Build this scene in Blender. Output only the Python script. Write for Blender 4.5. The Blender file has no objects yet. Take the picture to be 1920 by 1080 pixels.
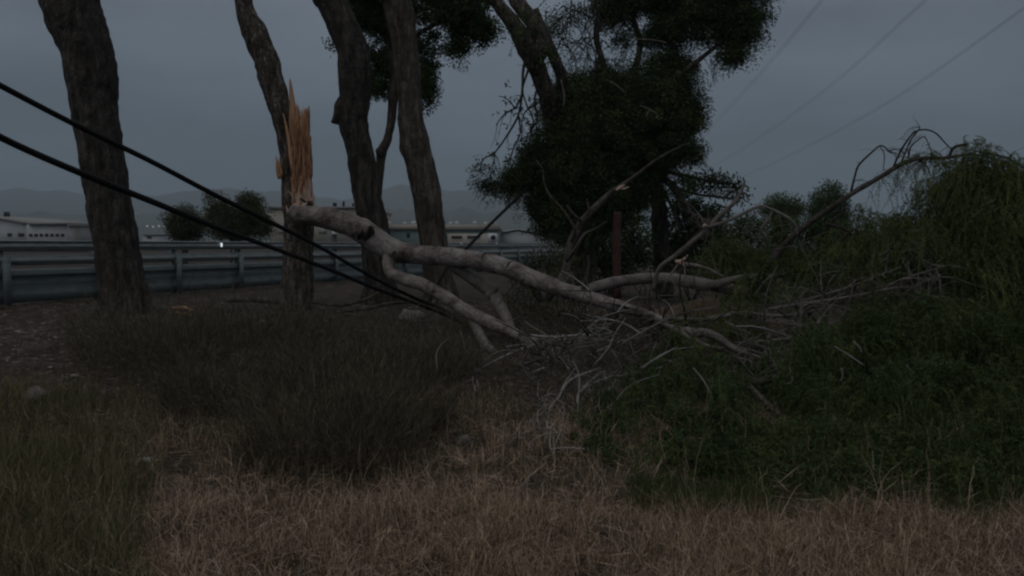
import bpy, math, random
import numpy as np
from mathutils import Vector
R = math.radians
rng = np.random.default_rng(11)
random.seed(5)
S = bpy.context.scene
COL = S.collection

# ---------------------------------------------------------------- camera, sky, sun, exposure
F = 1600.0                      # focal length in pixels of a 1920 px wide picture
CAMZ = 1.6
PITCH = -math.atan(80 / F)
cam_d = bpy.data.cameras.new('camera'); cam = bpy.data.objects.new('camera', cam_d); COL.objects.link(cam)
cam.location = (0, 0, CAMZ); cam.rotation_euler = (R(90) + PITCH, 0, 0)
cam_d.sensor_width = 36; cam_d.lens = 36 * F / 1920; cam_d.clip_end = 20000; cam_d.clip_start = 0.05
S.camera = cam

SUN_EL, SUN_AZ = R(52), R(-150)      # behind the cloud, behind-left of the camera
W = bpy.data.worlds.new('World'); S.world = W; W.use_nodes = True
nt = W.node_tree; nt.nodes.clear()
def wn(t, **k):
    n = nt.nodes.new(t)
    for a, b in k.items(): setattr(n, a, b)
    return n
L = nt.links.new
out = wn('ShaderNodeOutputWorld'); bg = wn('ShaderNodeBackground'); bg.inputs['Strength'].default_value = 0.1
sky = wn('ShaderNodeTexSky', sky_type='NISHITA', sun_disc=False, sun_elevation=R(12), sun_rotation=SUN_AZ, dust_density=3.0)
sky.sun_elevation = SUN_EL
tc = wn('ShaderNodeTexCoord'); sep = wn('ShaderNodeSeparateXYZ'); L(tc.outputs['Generated'], sep.inputs[0])
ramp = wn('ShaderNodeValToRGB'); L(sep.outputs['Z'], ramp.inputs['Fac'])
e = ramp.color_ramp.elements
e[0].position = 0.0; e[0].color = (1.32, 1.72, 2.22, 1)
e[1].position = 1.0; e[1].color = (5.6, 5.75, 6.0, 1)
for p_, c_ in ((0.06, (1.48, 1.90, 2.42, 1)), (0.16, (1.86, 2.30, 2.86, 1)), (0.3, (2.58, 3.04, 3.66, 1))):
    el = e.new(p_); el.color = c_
mp = wn('ShaderNodeMapping'); mp.inputs['Scale'].default_value = (1.0, 1.0, 3.2); L(tc.outputs['Generated'], mp.inputs[0])
nz = wn('ShaderNodeTexNoise'); nz.inputs['Scale'].default_value = 3.4; nz.inputs['Detail'].default_value = 5; nz.inputs['Roughness'].default_value = 0.5
L(mp.outputs[0], nz.inputs['Vector'])
mr = wn('ShaderNodeMapRange'); mr.inputs['From Min'].default_value = 0.36; mr.inputs['From Max'].default_value = 0.64
mr.inputs['To Min'].default_value = 0.83; mr.inputs['To Max'].default_value = 1.17; L(nz.outputs[0], mr.inputs[0])
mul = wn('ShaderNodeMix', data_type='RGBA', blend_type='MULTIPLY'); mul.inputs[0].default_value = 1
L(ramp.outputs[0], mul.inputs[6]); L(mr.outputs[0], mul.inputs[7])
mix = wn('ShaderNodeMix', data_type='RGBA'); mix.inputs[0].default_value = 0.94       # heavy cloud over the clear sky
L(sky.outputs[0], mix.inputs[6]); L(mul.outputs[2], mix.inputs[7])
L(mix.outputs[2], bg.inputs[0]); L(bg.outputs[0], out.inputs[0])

sd = bpy.data.lights.new('sun', 'SUN'); sd.energy = 0.5; sd.angle = R(60); sd.color = (1, 0.95, 0.88)
sun = bpy.data.objects.new('sun', sd); COL.objects.link(sun)
sun.rotation_euler = (R(90) - SUN_EL, 0, SUN_AZ + R(180) - R(180))
sun.rotation_euler = Vector((math.sin(SUN_AZ) * -math.cos(SUN_EL), -math.cos(SUN_AZ) * math.cos(SUN_EL), -math.sin(SUN_EL))).to_track_quat('-Z', 'Y').to_euler()

S.view_settings.view_transform = 'Standard'; S.view_settings.look = 'None'
S.view_settings.exposure = -0.75; S.view_settings.gamma = 1
S.cycles.max_bounces = 5; S.cycles.diffuse_bounces = 3; S.cycles.transmission_bounces = 3; S.cycles.volume_bounces = 0
S.cycles.use_denoising = True; S.cycles.filter_width = 2.3
S.cycles.caustics_reflective = False; S.cycles.caustics_refractive = False

# ---------------------------------------------------------------- helpers
def P(px, py, d):
    cx, cy = (px - 960) / F, (540 - py) / F
    y = math.cos(PITCH) - math.sin(PITCH) * cy; z = math.sin(PITCH) + math.cos(PITCH) * cy
    t = d / y
    return np.array((cx * t, d, CAMZ + z * t))
def sstep(a, b, x):
    t = np.clip((x - a) / (b - a), 0, 1); return t * t * (3 - 2 * t)
def _h(i, j, k):
    n = (i * 374761393 + j * 668265263 + k * 1274126177) & 0xffffffff
    n = ((n ^ (n >> 13)) * 1274126177) & 0xffffffff
    return ((n ^ (n >> 16)) & 0xffff) / 65535.0
def vnoise(p):
    p = np.asarray(p, float); i = np.floor(p).astype(np.int64); f = p - i; f = f * f * (3 - 2 * f)
    r = 0
    for a in (0, 1):
        for b in (0, 1):
            for c in (0, 1):
                w = (f[..., 0] if a else 1 - f[..., 0]) * (f[..., 1] if b else 1 - f[..., 1]) * (f[..., 2] if c else 1 - f[..., 2])
                r = r + w * _h(i[..., 0] + a, i[..., 1] + b, i[..., 2] + c)
    return r * 2 - 1
def fbm(p, o=3):
    p = np.asarray(p, float); r = 0; a = 1.0
    for k in range(o): r = r + a * vnoise(p * 2 ** k + 17.3 * k); a *= .5
    return r
def GH(x, y):
    x = np.asarray(x, float); y = np.asarray(y, float)
    h = 0.58 * sstep(5.0, 14.0, y)
    h = h - 0.25 * sstep(1.5, 4.5, x) * sstep(6, 11, y) * (1 - sstep(18, 26, y))
    near = 1 - sstep(24, 40, y)
    q = np.stack([x * .6, y * .6, x * 0 + 3.1], -1)
    h = h + near * (0.07 * fbm(q) * (1 - sstep(13.2, 14.2, y - x * 0)) + 0.03 * fbm(q * 4))
    return h
def gp(px, d):
    v = P(px, 500, d); return np.array((v[0], d, float(GH(v[0], d))))

def mesh_obj(name, V, Fc, mat, parent=None, smooth=False, nv=None):
    """V (n,3) array; Fc either an (m,k) int array or a list of faces."""
    me = bpy.data.meshes.new(name)
    V = np.asarray(V, np.float32)
    if isinstance(Fc, np.ndarray):
        m, k = Fc.shape
        me.vertices.add(len(V)); me.vertices.foreach_set('co', V.ravel())
        me.loops.add(m * k); me.loops.foreach_set('vertex_index', Fc.astype(np.int32).ravel())
        me.polygons.add(m); me.polygons.foreach_set('loop_start', np.arange(0, m * k, k, dtype=np.int32))
        me.polygons.foreach_set('loop_total', np.full(m, k, np.int32))
        me.update(calc_edges=True)
    else:
        me.from_pydata(V.tolist(), [], [list(map(int, f)) for f in Fc]); me.update()
    if smooth: me.polygons.foreach_set('use_smooth', np.ones(len(me.polygons), bool))
    if mat: me.materials.append(mat)
    o = bpy.data.objects.new(name, me); COL.objects.link(o)
    if parent is not None:
        o.parent = parent; o.matrix_parent_inverse = parent.matrix_basis.inverted()
    return o
class MB:
    def __init__(s): s.v = []; s.f = []; s.n = 0
    def add(s, V, Fc):
        V = np.asarray(V, float); Fc = np.asarray(Fc, int)
        s.v.append(V); s.f.append(Fc + s.n); s.n += len(V)
    def box(s, c, d, rz=0):
        c = np.array(c, float); d = np.array(d, float) / 2
        v = np.array([(x, y, z) for x in (-1, 1) for y in (-1, 1) for z in (-1, 1)], float) * d
        if rz: 
            a = np.array([[math.cos(rz), -math.sin(rz), 0], [math.sin(rz), math.cos(rz), 0], [0, 0, 1]]); v = v @ a.T
        s.add(v + c, [(0, 1, 3, 2), (4, 6, 7, 5), (0, 4, 5, 1), (2, 3, 7, 6), (0, 2, 6, 4), (1, 5, 7, 3)])
    def build(s, name, mat, parent=None, smooth=False):
        return mesh_obj(name, np.concatenate(s.v), np.concatenate(s.f), mat, parent, smooth)
def catmull(p, n):
    p = np.asarray(p, float)
    if len(p) < 3:
        t = np.linspace(0, 1, n + 1)[:, None]; return p[0] * (1 - t) + p[-1] * t
    q = np.vstack([2 * p[0] - p[1], p, 2 * p[-1] - p[-2]]); o = []
    for i in range(1, len(q) - 2):
        t = np.linspace(0, 1, n, endpoint=False)[:, None]
        a, b, c, d = q[i - 1], q[i], q[i + 1], q[i + 2]
        o.append(.5 * ((2 * b) + (c - a) * t + (2 * a - 5 * b + 4 * c - d) * t ** 2 + (3 * b - a - 3 * c + d) * t ** 3))
    o.append(p[-1:]); return np.vstack(o)
def tube(mb, pts, rad, sides=8, sub=4, rough=0.0, freq=6.0, squash=1.0, cap=True):
    pr = np.column_stack([np.asarray(pts, float), np.broadcast_to(np.asarray(rad, float), (len(pts),))])
    pr = catmull(pr, sub) if sub > 1 else pr
    c, r = pr[:, :3], np.maximum(pr[:, 3], 2e-4)
    t = np.gradient(c, axis=0); t /= np.linalg.norm(t, axis=1)[:, None] + 1e-9
    u = np.cross(t[0], (0, 1, .01)); u /= np.linalg.norm(u) + 1e-9
    rings = []
    a = np.linspace(0, 2 * math.pi, sides, endpoint=False)
    for i in range(len(c)):
        u = u - t[i] * (u @ t[i]); u /= np.linalg.norm(u) + 1e-9
        w = np.cross(t[i], u)
        rings.append(c[i] + r[i] * (np.cos(a)[:, None] * u + np.sin(a)[:, None] * w))
    V = np.array(rings)
    if rough:
        dirs = (V - c[:, None]) / r[:, None, None]
        V = V + dirs * (r[:, None] * rough * fbm(V * freq, 3))[..., None]
    n = len(c); V = V.reshape(-1, 3)
    i = np.arange(n - 1)[:, None] * sides; j = np.arange(sides)[None]; k = (j + 1) % sides
    Fq = np.stack([i + j, i + k, i + sides + k, i + sides + j], -1).reshape(-1, 4)
    if cap:
        V = np.vstack([V, c[:1], c[-1:]]); b = n * sides
        s0 = [(b, (q + 1) % sides, q, q) for q in range(sides)]
        s1 = [(b + 1, (n - 1) * sides + q, (n - 1) * sides + (q + 1) % sides, (n - 1) * sides + (q + 1) % sides) for q in range(sides)]
        # caps as fans of thin quads with a doubled corner moved a hair
        V2 = []; caps = []
        base = len(V)
        for fan in s0 + s1:
            m = (V[fan[2]] + V[fan[1]]) / 2
            V2.append(m); caps.append((fan[0], fan[1], base + len(V2) - 1, fan[2]))
        V = np.vstack([V, V2]); Fq = np.vstack([Fq, np.array(caps)])
    mb.add(V, Fq)
    return c, r
def above(px, py, d, clear=.02):
    """the same sight line, brought nearer until the point lies on or above the ground"""
    p = P(px, py, d)
    while p[2] < float(GH(p[0], p[1])) + clear and d > 3.5:
        d -= .05; p = P(px, py, d)
    return p, d
def pix(path, clear=None):      # [(px, py, width_px, depth)] -> points, radii
    if clear is None: return [P(a, b, d) for a, b, w, d in path], [w / 2 * d / F for a, b, w, d in path]
    q = [above(a, b, d, clear) + (w,) for a, b, w, d in path]
    return [x[0] for x in q], [x[2] / 2 * x[1] / F for x in q]
def ptube(mb, path, clear=None, **k):
    p, r = pix(path, clear); return tube(mb, p, r, **k)

def tag(o, label=None, cat=None, group=None, kind=None):
    if label: o['label'] = label
    if cat: o['category'] = cat
    if group: o['group'] = group
    if kind: o['kind'] = kind
    return o
def thing(name, label, cat, loc, group=None):
    o = bpy.data.objects.new(name, None); COL.objects.link(o); o.location = [float(a) for a in loc]
    o.empty_display_size = .2
    return tag(o, label, cat, group)

# ---------------------------------------------------------------- materials
def mat(name, cols, scale=5.0, rough=0.85, bump=0.0, bscale=None, stretch=(1, 1, 1), island=0.0, transl=0.0, spec=0.25, metal=0.0, detail=6, pos=(0.3, 0.7), coord='Object', crack=0.0, cscale=11):
    m = bpy.data.materials.new(name); m.use_nodes = True; t = m.node_tree; t.nodes.clear()
    N = t.nodes.new; K = t.links.new
    o = N('ShaderNodeOutputMaterial'); b = N('ShaderNodeBsdfPrincipled')
    b.inputs['Roughness'].default_value = rough; b.inputs['Specular IOR Level'].default_value = spec; b.inputs['Metallic'].default_value = metal
    c = N('ShaderNodeTexCoord'); g = N('ShaderNodeMapping'); g.inputs['Scale'].default_value = stretch; K(c.outputs[coord], g.inputs[0])
    n = N('ShaderNodeTexNoise'); n.inputs['Scale'].default_value = scale; n.inputs['Detail'].default_value = detail; n.inputs['Roughness'].default_value = .62
    K(g.outputs[0], n.inputs['Vector'])
    fac = n.outputs[0]
    if island:
        ge = N('ShaderNodeNewGeometry'); mx = N('ShaderNodeMix'); mx.inputs[0].default_value = island
        K(fac, mx.inputs[2]); K(ge.outputs['Random Per Island'], mx.inputs[3]); fac = mx.outputs[0]
    r = N('ShaderNodeValToRGB'); K(fac, r.inputs[0]); E = r.color_ramp.elements
    ps = np.linspace(pos[0], pos[1], len(cols))
    E[0].position = ps[0]; E[0].color = (*cols[0], 1); E[1].position = ps[-1]; E[1].color = (*cols[-1], 1)
    for q in range(1, len(cols) - 1):
        z = E.new(ps[q]); z.color = (*cols[q], 1)
    col_out = r.outputs[0]; vo = None
    if crack:
        wz = N('ShaderNodeTexNoise'); wz.inputs['Scale'].default_value = 6; K(c.outputs[coord], wz.inputs['Vector'])
        wm = N('ShaderNodeMix', ); wm.data_type = 'RGBA'; wm.blend_type = 'LINEAR_LIGHT'; wm.inputs[0].default_value = .12; K(g.outputs[0], wm.inputs[6]); K(wz.outputs['Color'], wm.inputs[7])
        vo = N('ShaderNodeTexVoronoi'); vo.feature = 'DISTANCE_TO_EDGE'; vo.inputs['Scale'].default_value = cscale; K(wm.outputs[2], vo.inputs['Vector'])
        cr = N('ShaderNodeMapRange'); cr.inputs['From Max'].default_value = .16; cr.inputs['To Min'].default_value = 1 - crack; K(vo.outputs['Distance'], cr.inputs[0])
        mm = N('ShaderNodeMix'); mm.data_type = 'RGBA'; mm.blend_type = 'MULTIPLY'; mm.inputs[0].default_value = 1; K(r.outputs[0], mm.inputs[6]); K(cr.outputs[0], mm.inputs[7]); col_out = mm.outputs[2]
    K(col_out, b.inputs['Base Color'])
    if bump:
        n2 = N('ShaderNodeTexNoise'); n2.inputs['Scale'].default_value = bscale or scale * 3; n2.inputs['Detail'].default_value = 6
        K(g.outputs[0], n2.inputs['Vector']); bp = N('ShaderNodeBump'); bp.inputs['Strength'].default_value = bump; bp.inputs['Distance'].default_value = .03
        hh = n2.outputs[0]
        if vo:
            ma = N('ShaderNodeMath'); ma.operation = 'ADD'; K(cr.outputs[0], ma.inputs[0]); K(n2.outputs[0], ma.inputs[1]); hh = ma.outputs[0]
        K(hh, bp.inputs['Height']); K(bp.outputs[0], b.inputs['Normal'])
    if transl:
        tr = N('ShaderNodeBsdfTranslucent'); K(r.outputs[0], tr.inputs[0]); ms = N('ShaderNodeMixShader'); ms.inputs[0].default_value = transl
        K(b.outputs[0], ms.inputs[1]); K(tr.outputs[0], ms.inputs[2]); K(ms.outputs[0], o.inputs[0])
    else: K(b.outputs[0], o.inputs[0])
    return m
def emit(name, col, st):
    m = bpy.data.materials.new(name); m.use_nodes = True; t = m.node_tree; t.nodes.clear()
    o = t.nodes.new('ShaderNodeOutputMaterial'); e_ = t.nodes.new('ShaderNodeEmission'); e_.inputs[0].default_value = (*col, 1); e_.inputs[1].default_value = st
    t.links.new(e_.outputs[0], o.inputs[0]); return m
M = dict(
    soil=mat('soil', [(.022, .016, .011), (.05, .037, .027), (.10, .077, .058)], 4.0, .95, .6, 30),
    road=mat('asphalt', [(.045, .045, .047), (.06, .06, .062)], 3, .9, .2),
    earth=mat('red_earth', [(.08, .05, .036), (.13, .085, .062)], 4, .95, .5, 18),
    hill=mat('hillside', [(.045, .055, .035), (.09, .085, .06)], .004, .95),
    plain=mat('far_plain', [(.05, .055, .04), (.1, .09, .07)], .03, .95),
    bark_dark=mat('dark_bark', [(.025, .021, .018), (.060, .051, .043), (.13, .113, .098)], 11, .95, 1.0, 30, (1, 1, .22), crack=.3, cscale=12),
    bark_mid=mat('grey_brown_bark', [(.035, .028, .022), (.09, .074, .06), (.20, .172, .148)], 12, .95, 1.0, 30, (1, 1, .22), crack=.22, cscale=13),
    bark_old=mat('flaking_bark', [(.04, .033, .026), (.11, .092, .074), (.36, .32, .27)], 15, .95, 1.0, 34, (1, 1, .22), pos=(.3, .76), crack=.45, cscale=14),
    bark_pale=mat('pale_smooth_bark', [(.03, .024, .02), (.13, .105, .092), (.24, .205, .185), (.29, .26, .24), (.36, .33, .31)], 3.2, .85, 1.0, 42, pos=(.30, .68), detail=12, crack=.3, cscale=5),
    bark_pale2=mat('grey_smooth_bark', [(.08, .07, .06), (.17, .15, .135), (.23, .205, .185)], 6, .85, .5, 30),
    bark_branch=mat('brown_branch_bark', [(.03, .025, .02), (.075, .064, .054), (.15, .13, .112)], 9, .92, .8, 30),
    twig=mat('dead_twig', [(.07, .064, .058), (.17, .158, .145), (.33, .31, .295)], 4, .85, island=.6),
    twig_dark=mat('dark_twig', [(.02, .016, .014), (.05, .04, .034)], 4, .9),
    wood=mat('torn_wood', [(.18, .08, .042), (.42, .22, .12), (.55, .31, .18), (.70, .45, .30)], 16, .85, 1.0, 50, (1, 1, .07), island=.2, pos=(.25, .75)),
    wood_pale=mat('torn_pale_wood', [(.38, .26, .19), (.60, .45, .37)], 9, .8, .5, 40, (1, 1, .15)),
    leaf_dark=mat('dark_leaf', [(.018, .033, .011), (.046, .072, .023), (.105, .142, .046)], 1.6, .6, island=.3, transl=.2),
    leaf_mid=mat('green_leaf', [(.022, .042, .014), (.055, .092, .028), (.11, .155, .05)], 1.1, .6, island=.45, transl=.25),
    leaf_pepper=mat('feathery_leaf', [(.018, .037, .012), (.050, .084, .025), (.13, .155, .045)], 2.4, .6, island=.28, transl=.25),
    leaf_fresh=mat('fresh_feathery_leaf', [(.028, .046, .014), (.075, .105, .032), (.18, .19, .058)], 2.4, .6, island=.28, transl=.25),
    leaf_olive=mat('olive_leaf', [(.03, .035, .014), (.06, .066, .025), (.10, .10, .04)], 1.5, .7, island=.5, transl=.2),
    brush=mat('dark_brush', [(.05, .045, .03), (.095, .088, .055), (.18, .15, .10)], 1.3, .9, island=.6, transl=.15),
    straw=mat('straw', [(.09, .057, .034), (.36, .24, .15), (.70, .53, .38)], 1.2, .85, island=.75, transl=.15),
    weed=mat('weed', [(.06, .063, .026), (.135, .135, .058), (.28, .235, .13)], 1.0, .8, island=.6, transl=.2),
    grass=mat('green_grass', [(.035, .055, .014), (.07, .10, .028), (.12, .14, .05)], 1.2, .75, island=.6, transl=.25),
    litter=mat('litter', [(.07, .05, .035), (.16, .125, .095), (.36, .32, .28)], 1, .9, island=.85),
    stone=mat('pale_stone', [(.2, .185, .165), (.38, .36, .34)], 8, .9, .3),
    cable=mat('black_cable', [(.012, .012, .013), (.02, .02, .021)], 20, .75, spec=.12),
    wire=mat('line_wire', [(.14, .145, .15), (.2, .205, .21)], 4, .6),
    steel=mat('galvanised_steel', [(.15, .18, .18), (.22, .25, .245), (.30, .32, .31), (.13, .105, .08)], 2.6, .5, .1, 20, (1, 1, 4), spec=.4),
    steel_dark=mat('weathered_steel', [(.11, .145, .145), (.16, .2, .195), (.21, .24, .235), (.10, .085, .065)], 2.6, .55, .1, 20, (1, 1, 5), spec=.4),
    rust=mat('rusty_post', [(.05, .026, .019), (.095, .05, .036)], 10, .9, .4),
    white=mat('white_cladding', [(.42, .43, .44), (.52, .53, .54)], .3, .8),
    beige=mat('beige_render', [(.36, .32, .27), (.47, .43, .37)], .25, .9),
    teal=mat('teal_cladding', [(.16, .22, .21), (.22, .28, .26)], .3, .8),
    roofc=mat('grey_roof', [(.25, .24, .23), (.34, .33, .32)], .4, .9),
    dark=mat('dark_glass', [(.02, .022, .025), (.035, .037, .04)], 3, .3),
    plastic=mat('white_plastic', [(.55, .56, .57), (.72, .72, .72)], 30, .6),
    lamp=emit('lamp_glow', (.9, .95, 1), 5.0), faintlamp=emit('faint_lamp_glow', (.8, .9, 1), .45), reflector_glow=emit('painted_reflector_glow', (.8, .9, 1), 1.6),
)

# ---------------------------------------------------------------- setting
def grid(x0, x1, nx, y0, y1, ny, fn):
    xs = np.linspace(x0, x1, nx); ys = np.linspace(y0, y1, ny); X, Y = np.meshgrid(xs, ys)
    V = np.stack([X, Y, fn(X, Y)], -1).reshape(-1, 3)
    i = np.arange(ny - 1)[:, None] * nx; j = np.arange(nx - 1)[None]
    return V, np.stack([i + j, i + j + 1, i + nx + j + 1, i + nx + j], -1).reshape(-1, 4)
def build_ground():
    xs = np.concatenate([[-4500, -1500, -500, -150, -60], np.linspace(-25, 25, 260), [60, 150, 500, 1500, 4500]])
    ys = np.concatenate([[-600, -100, -20, -4], np.linspace(1, 34, 200), [40, 60, 100, 200, 500, 1500, 5000]])
    X, Y = np.meshgrid(xs, ys); Z = GH(X, Y); nx, ny = len(xs), len(ys)
    V = np.stack([X, Y, Z], -1).reshape(-1, 3)
    i = np.arange(ny - 1)[:, None] * nx; j = np.arange(nx - 1)[None]
    Fq = np.stack([i + j, i + j + 1, i + nx + j + 1, i + nx + j], -1).reshape(-1, 4)
    tag(mesh_obj('ground', V, Fq, M['soil'], smooth=True), kind='structure')
build_ground()
# the road runs behind the rail, in the direction of the rail
RA = P(0, 572, 14.4); RA[2] = 0.58
RD = np.array((640 / F, 1.0, 0)); RD /= np.linalg.norm(RD); RN = np.array((-RD[1], RD[0], 0))
def along(s, n, z): return RA + RD * s + RN * n + np.array((0, 0, z))
def strip(name, n0, n1, z, m, s0=-30, s1=400, k=80):
    ss = np.linspace(s0, s1, k)
    V = np.array([along(s, n, z) for s in ss for n in (n0, n1)])
    Fq = np.array([(2 * i, 2 * i + 2, 2 * i + 3, 2 * i + 1) for i in range(k - 1)])
    return tag(mesh_obj(name, V, Fq, m), kind='structure')
strip('road', 0.9, 12.5, 0.07, M['road'])
def ridge(name, pts, d0, d1, base=-2):
    """a hill seen between its crest (pixel line at depth d1) and its foot at depth d0"""
    px = np.linspace(pts[0][0], pts[-1][0], 220); py = np.interp(px, [a for a, b in pts], [b for a, b in pts])
    crest = np.array([P(a, b, d1) for a, b in zip(px, py)])
    crest[:, 2] += 10 * fbm(np.column_stack([px / 38, px * 0, px * 0 + d1]), 4)
    V = []; n = 14
    for q in range(n + 1):
        t = q / n
        foot = crest.copy(); foot[:, :2] *= (d0 + (d1 - d0) * t) / d1
        foot[:, 2] = base + (crest[:, 2] - base) * t ** 1.25 + (0 if q in (0, n) else 1) * 14 * fbm(np.column_stack([foot[:, 0] / 160, foot[:, 1] / 160, px * 0]), 3) * t
        V.append(foot)
    back = crest.copy(); back[:, :2] *= 1.25; back[:, 2] = base; V.append(back)
    V = np.array(V); m = V.shape[1]; V = V.reshape(-1, 3)
    i = np.arange(n + 1)[:, None] * m; j = np.arange(m - 1)[None]
    Fq = np.stack([i + j, i + j + 1, i + m + j + 1, i + m + j], -1).reshape(-1, 4)
    tag(mesh_obj(name, V, Fq, M['hill'], smooth=True), kind='structure')
ridge('hills', [(-500, 350), (-100, 356), (40, 353), (140, 362), (240, 368), (330, 358), (420, 352), (520, 358), (600, 374), (680, 368), (740, 348), (800, 355), (880, 362), (960, 364), (1100, 378), (1300, 395), (1600, 405), (2300, 400)], 1500, 3200)
ridge('foothills', [(-500, 400), (-60, 396), (60, 402), (160, 408), (260, 405), (360, 398), (520, 402), (640, 398), (720, 392), (830, 396), (960, 402), (1200, 420), (1700, 430), (2300, 425)], 900, 1900)

# ---------------------------------------------------------------- guardrail
gr = thing('guardrail', 'long grey green steel guardrail with posts running behind the trunks', 'guardrail', along(0, 0, 0))
def sweep(name, prof, m, s0, s1, parent, thick=.006, k=60):
    """prof: [(n, z)] cross-section swept along the rail, given a real thickness"""
    pr = np.array(prof); t = np.gradient(pr, axis=0); nn = np.column_stack([-t[:, 1], t[:, 0]]); nn /= np.linalg.norm(nn, axis=1)[:, None]
    loop = np.vstack([pr + nn * thick / 2, (pr - nn * thick / 2)[::-1]]); q = len(loop)
    ss = np.linspace(s0, s1, k)
    V = np.array([along(s, a, b) for s in ss for a, b in loop])
    i = np.arange(k - 1)[:, None] * q; j = np.arange(q)[None]; jn = (j + 1) % q
    Fq = np.stack([i + j, i + q + j, i + q + jn, i + jn], -1).reshape(-1, 4)
    return mesh_obj(name, V, Fq, m, parent)
S0, S1 = -6.0, 52.0
def wave(z0, z1, amp, n0, waves=2, k=13, lip=True):
    zs = np.linspace(z1, z0, k); a = np.linspace(0, waves * 2 * math.pi, k)
    return [(n0 - amp * (0.5 - 0.5 * math.cos(q)), z) for q, z in zip(a, zs)]
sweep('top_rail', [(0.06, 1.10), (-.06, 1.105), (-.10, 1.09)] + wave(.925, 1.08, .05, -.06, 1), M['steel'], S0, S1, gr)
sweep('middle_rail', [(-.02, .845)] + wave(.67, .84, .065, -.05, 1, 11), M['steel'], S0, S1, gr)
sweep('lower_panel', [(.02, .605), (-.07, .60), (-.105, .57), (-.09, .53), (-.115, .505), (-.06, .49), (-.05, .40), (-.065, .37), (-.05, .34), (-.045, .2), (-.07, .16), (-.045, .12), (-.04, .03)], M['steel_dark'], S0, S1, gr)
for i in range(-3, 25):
    s = 0.02 + i * 1.98
    m = MB(); c = along(s, -.115, 0)
    a = math.atan2(RD[1], RD[0])
    m.box(along(s, -.165, .40), (.15, .012, .86), a); m.box(along(s, -.125, .40), (.012, .066, .86), a); m.box(along(s, -.098, .66), (.13, .012, .30), a)
    m.box(along(s, .02, .5), (.10, .08, 1.08), a)
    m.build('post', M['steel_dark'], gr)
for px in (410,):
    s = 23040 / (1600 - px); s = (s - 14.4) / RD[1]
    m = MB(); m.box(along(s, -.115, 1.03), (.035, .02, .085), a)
    tag(m.build('reflector', M['reflector_glow'], gr), 'white reflector on the top rail with a painted glow')  # no lamp: the light thrown back by the reflector is painted as emission
for px in (861, 927, 700):
    s = (23040 / (1600 - px) - 14.4) / RD[1]
    m = MB(); m.box(along(s, -.115, 1.06), (.12, .02, .12), a); m.build('reflector', M['plastic'], gr)

# ---------------------------------------------------------------- far buildings
def px_box(mb, x0, x1, y0, y1, d, depth):
    a = P(x0, y1, d); b = P(x1, y0, d)
    mb.box(((a[0] + b[0]) / 2, d + depth / 2, (a[2] + b[2]) / 2), (b[0] - a[0], depth, b[2] - a[2]))
def px_part(name, rects, d, depth, m, parent):
    for r in rects:
        q = MB(); px_box(q, *r, d, depth); q.build(name, m, parent)
def gable(mb, x0, x1, ye, yr, d, depth, xr=None):
    xr = (x0 + x1) / 2 if xr is None else xr
    A, B, C = P(x0, ye, d), P(x1, ye, d), P(xr, yr, d); o = np.array((0, depth, 0)); u = np.array((0, 0, .25))
    for p, q in ((A, C), (C, B)):
        mb.add([p, q, q + o, p + o, p + u, q + u, q + o + u, p + o + u], [(0, 3, 2, 1), (4, 5, 6, 7), (0, 1, 5, 4), (1, 2, 6, 5), (2, 3, 7, 6), (3, 0, 4, 7)])
YB = 470
t = thing('warehouse', 'white gabled warehouse far behind the guardrail at the left edge', 'building', P(0, YB, 140))
q = MB(); px_box(q, -140, 50, 420, YB, 140, 30)
A, B, C = P(-140, 420, 140), P(50, 420, 140), P(-30, 407, 140); o_ = np.array((0, 30, 0))
q.add([A, B, C, (A + C) / 2, A + o_, B + o_, C + o_, (A + C) / 2 + o_], [(0, 1, 2, 3), (4, 7, 6, 5)])
q.build('wall', M['white'], t); q = MB(); gable(q, -143, 53, 420.5, 406, 139.6, 31, -30); q.build('roof', M['roofc'], t)
q = MB(); px_box(q, 7, 12, 397, 406, 140, 1.0); q.build('chimney', M['dark'], t)
px_part('window', [(14, 22, 437, 443), (34, 45, 437, 443)], 139.9, .3, M['dark'], t)
t = thing('low_shed', 'long low pale shed with a row of small dark windows beside the white warehouse', 'building', P(90, YB, 132))
q = MB(); px_box(q, 51.5, 126, 421, YB, 134, 14); q.build('wall', M['white'], t)
q = MB(); px_box(q, 50, 128, 417, 420.6, 133.4, 15); q.build('roof', M['roofc'], t)
px_part('window', [(54 + 10 * k, 60 + 10 * k, 438, 443.5) for k in range(7)], 133.9, .3, M['dark'], t)
t = thing('small_shed', 'small drab grey shed just right of the low pale shed', 'building', P(135, YB, 120))
q = MB(); px_box(q, 128, 143, 424, YB, 120, 6); q.build('wall', M['roofc'], t); q = MB(); px_box(q, 126, 145, 421, 423.7, 119.7, 7); q.build('roof', M['roofc'], t)
t = thing('white_hut', 'low white hut far off between the left trunk and the round trees', 'building', P(285, YB, 160))
q = MB(); px_box(q, 268, 306, 441, YB, 160, 8); q.build('wall', M['white'], t); px_part('window', [(276, 284, 443, 447)], 159.9, .3, M['dark'], t)
q = MB(); px_box(q, 266, 308, 439, 440.7, 159.7, 9); q.build('roof', M['roofc'], t)
t = thing('beige_block', 'tall plain beige block directly behind the snapped trunk', 'building', P(590, YB, 110))
q = MB(); px_box(q, 505, 684, 391, YB, 110, 24); q.build('wall', M['beige'], t)
q = MB(); px_box(q, 503, 686, 387, 390.8, 109.7, 24.6); q.build('parapet', M['roofc'], t)
px_part('roof_vent', [(624, 630, 380, 386.8), (642, 645, 377, 386.8), (660, 663, 381, 386.8)], 112, .6, M['dark'], t)
px_part('window', [(520, 534, 428, 438), (545, 552, 428, 438), (598, 612, 428, 438), (640, 655, 428, 438)], 109.9, .3, M['roofc'], t)
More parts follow.
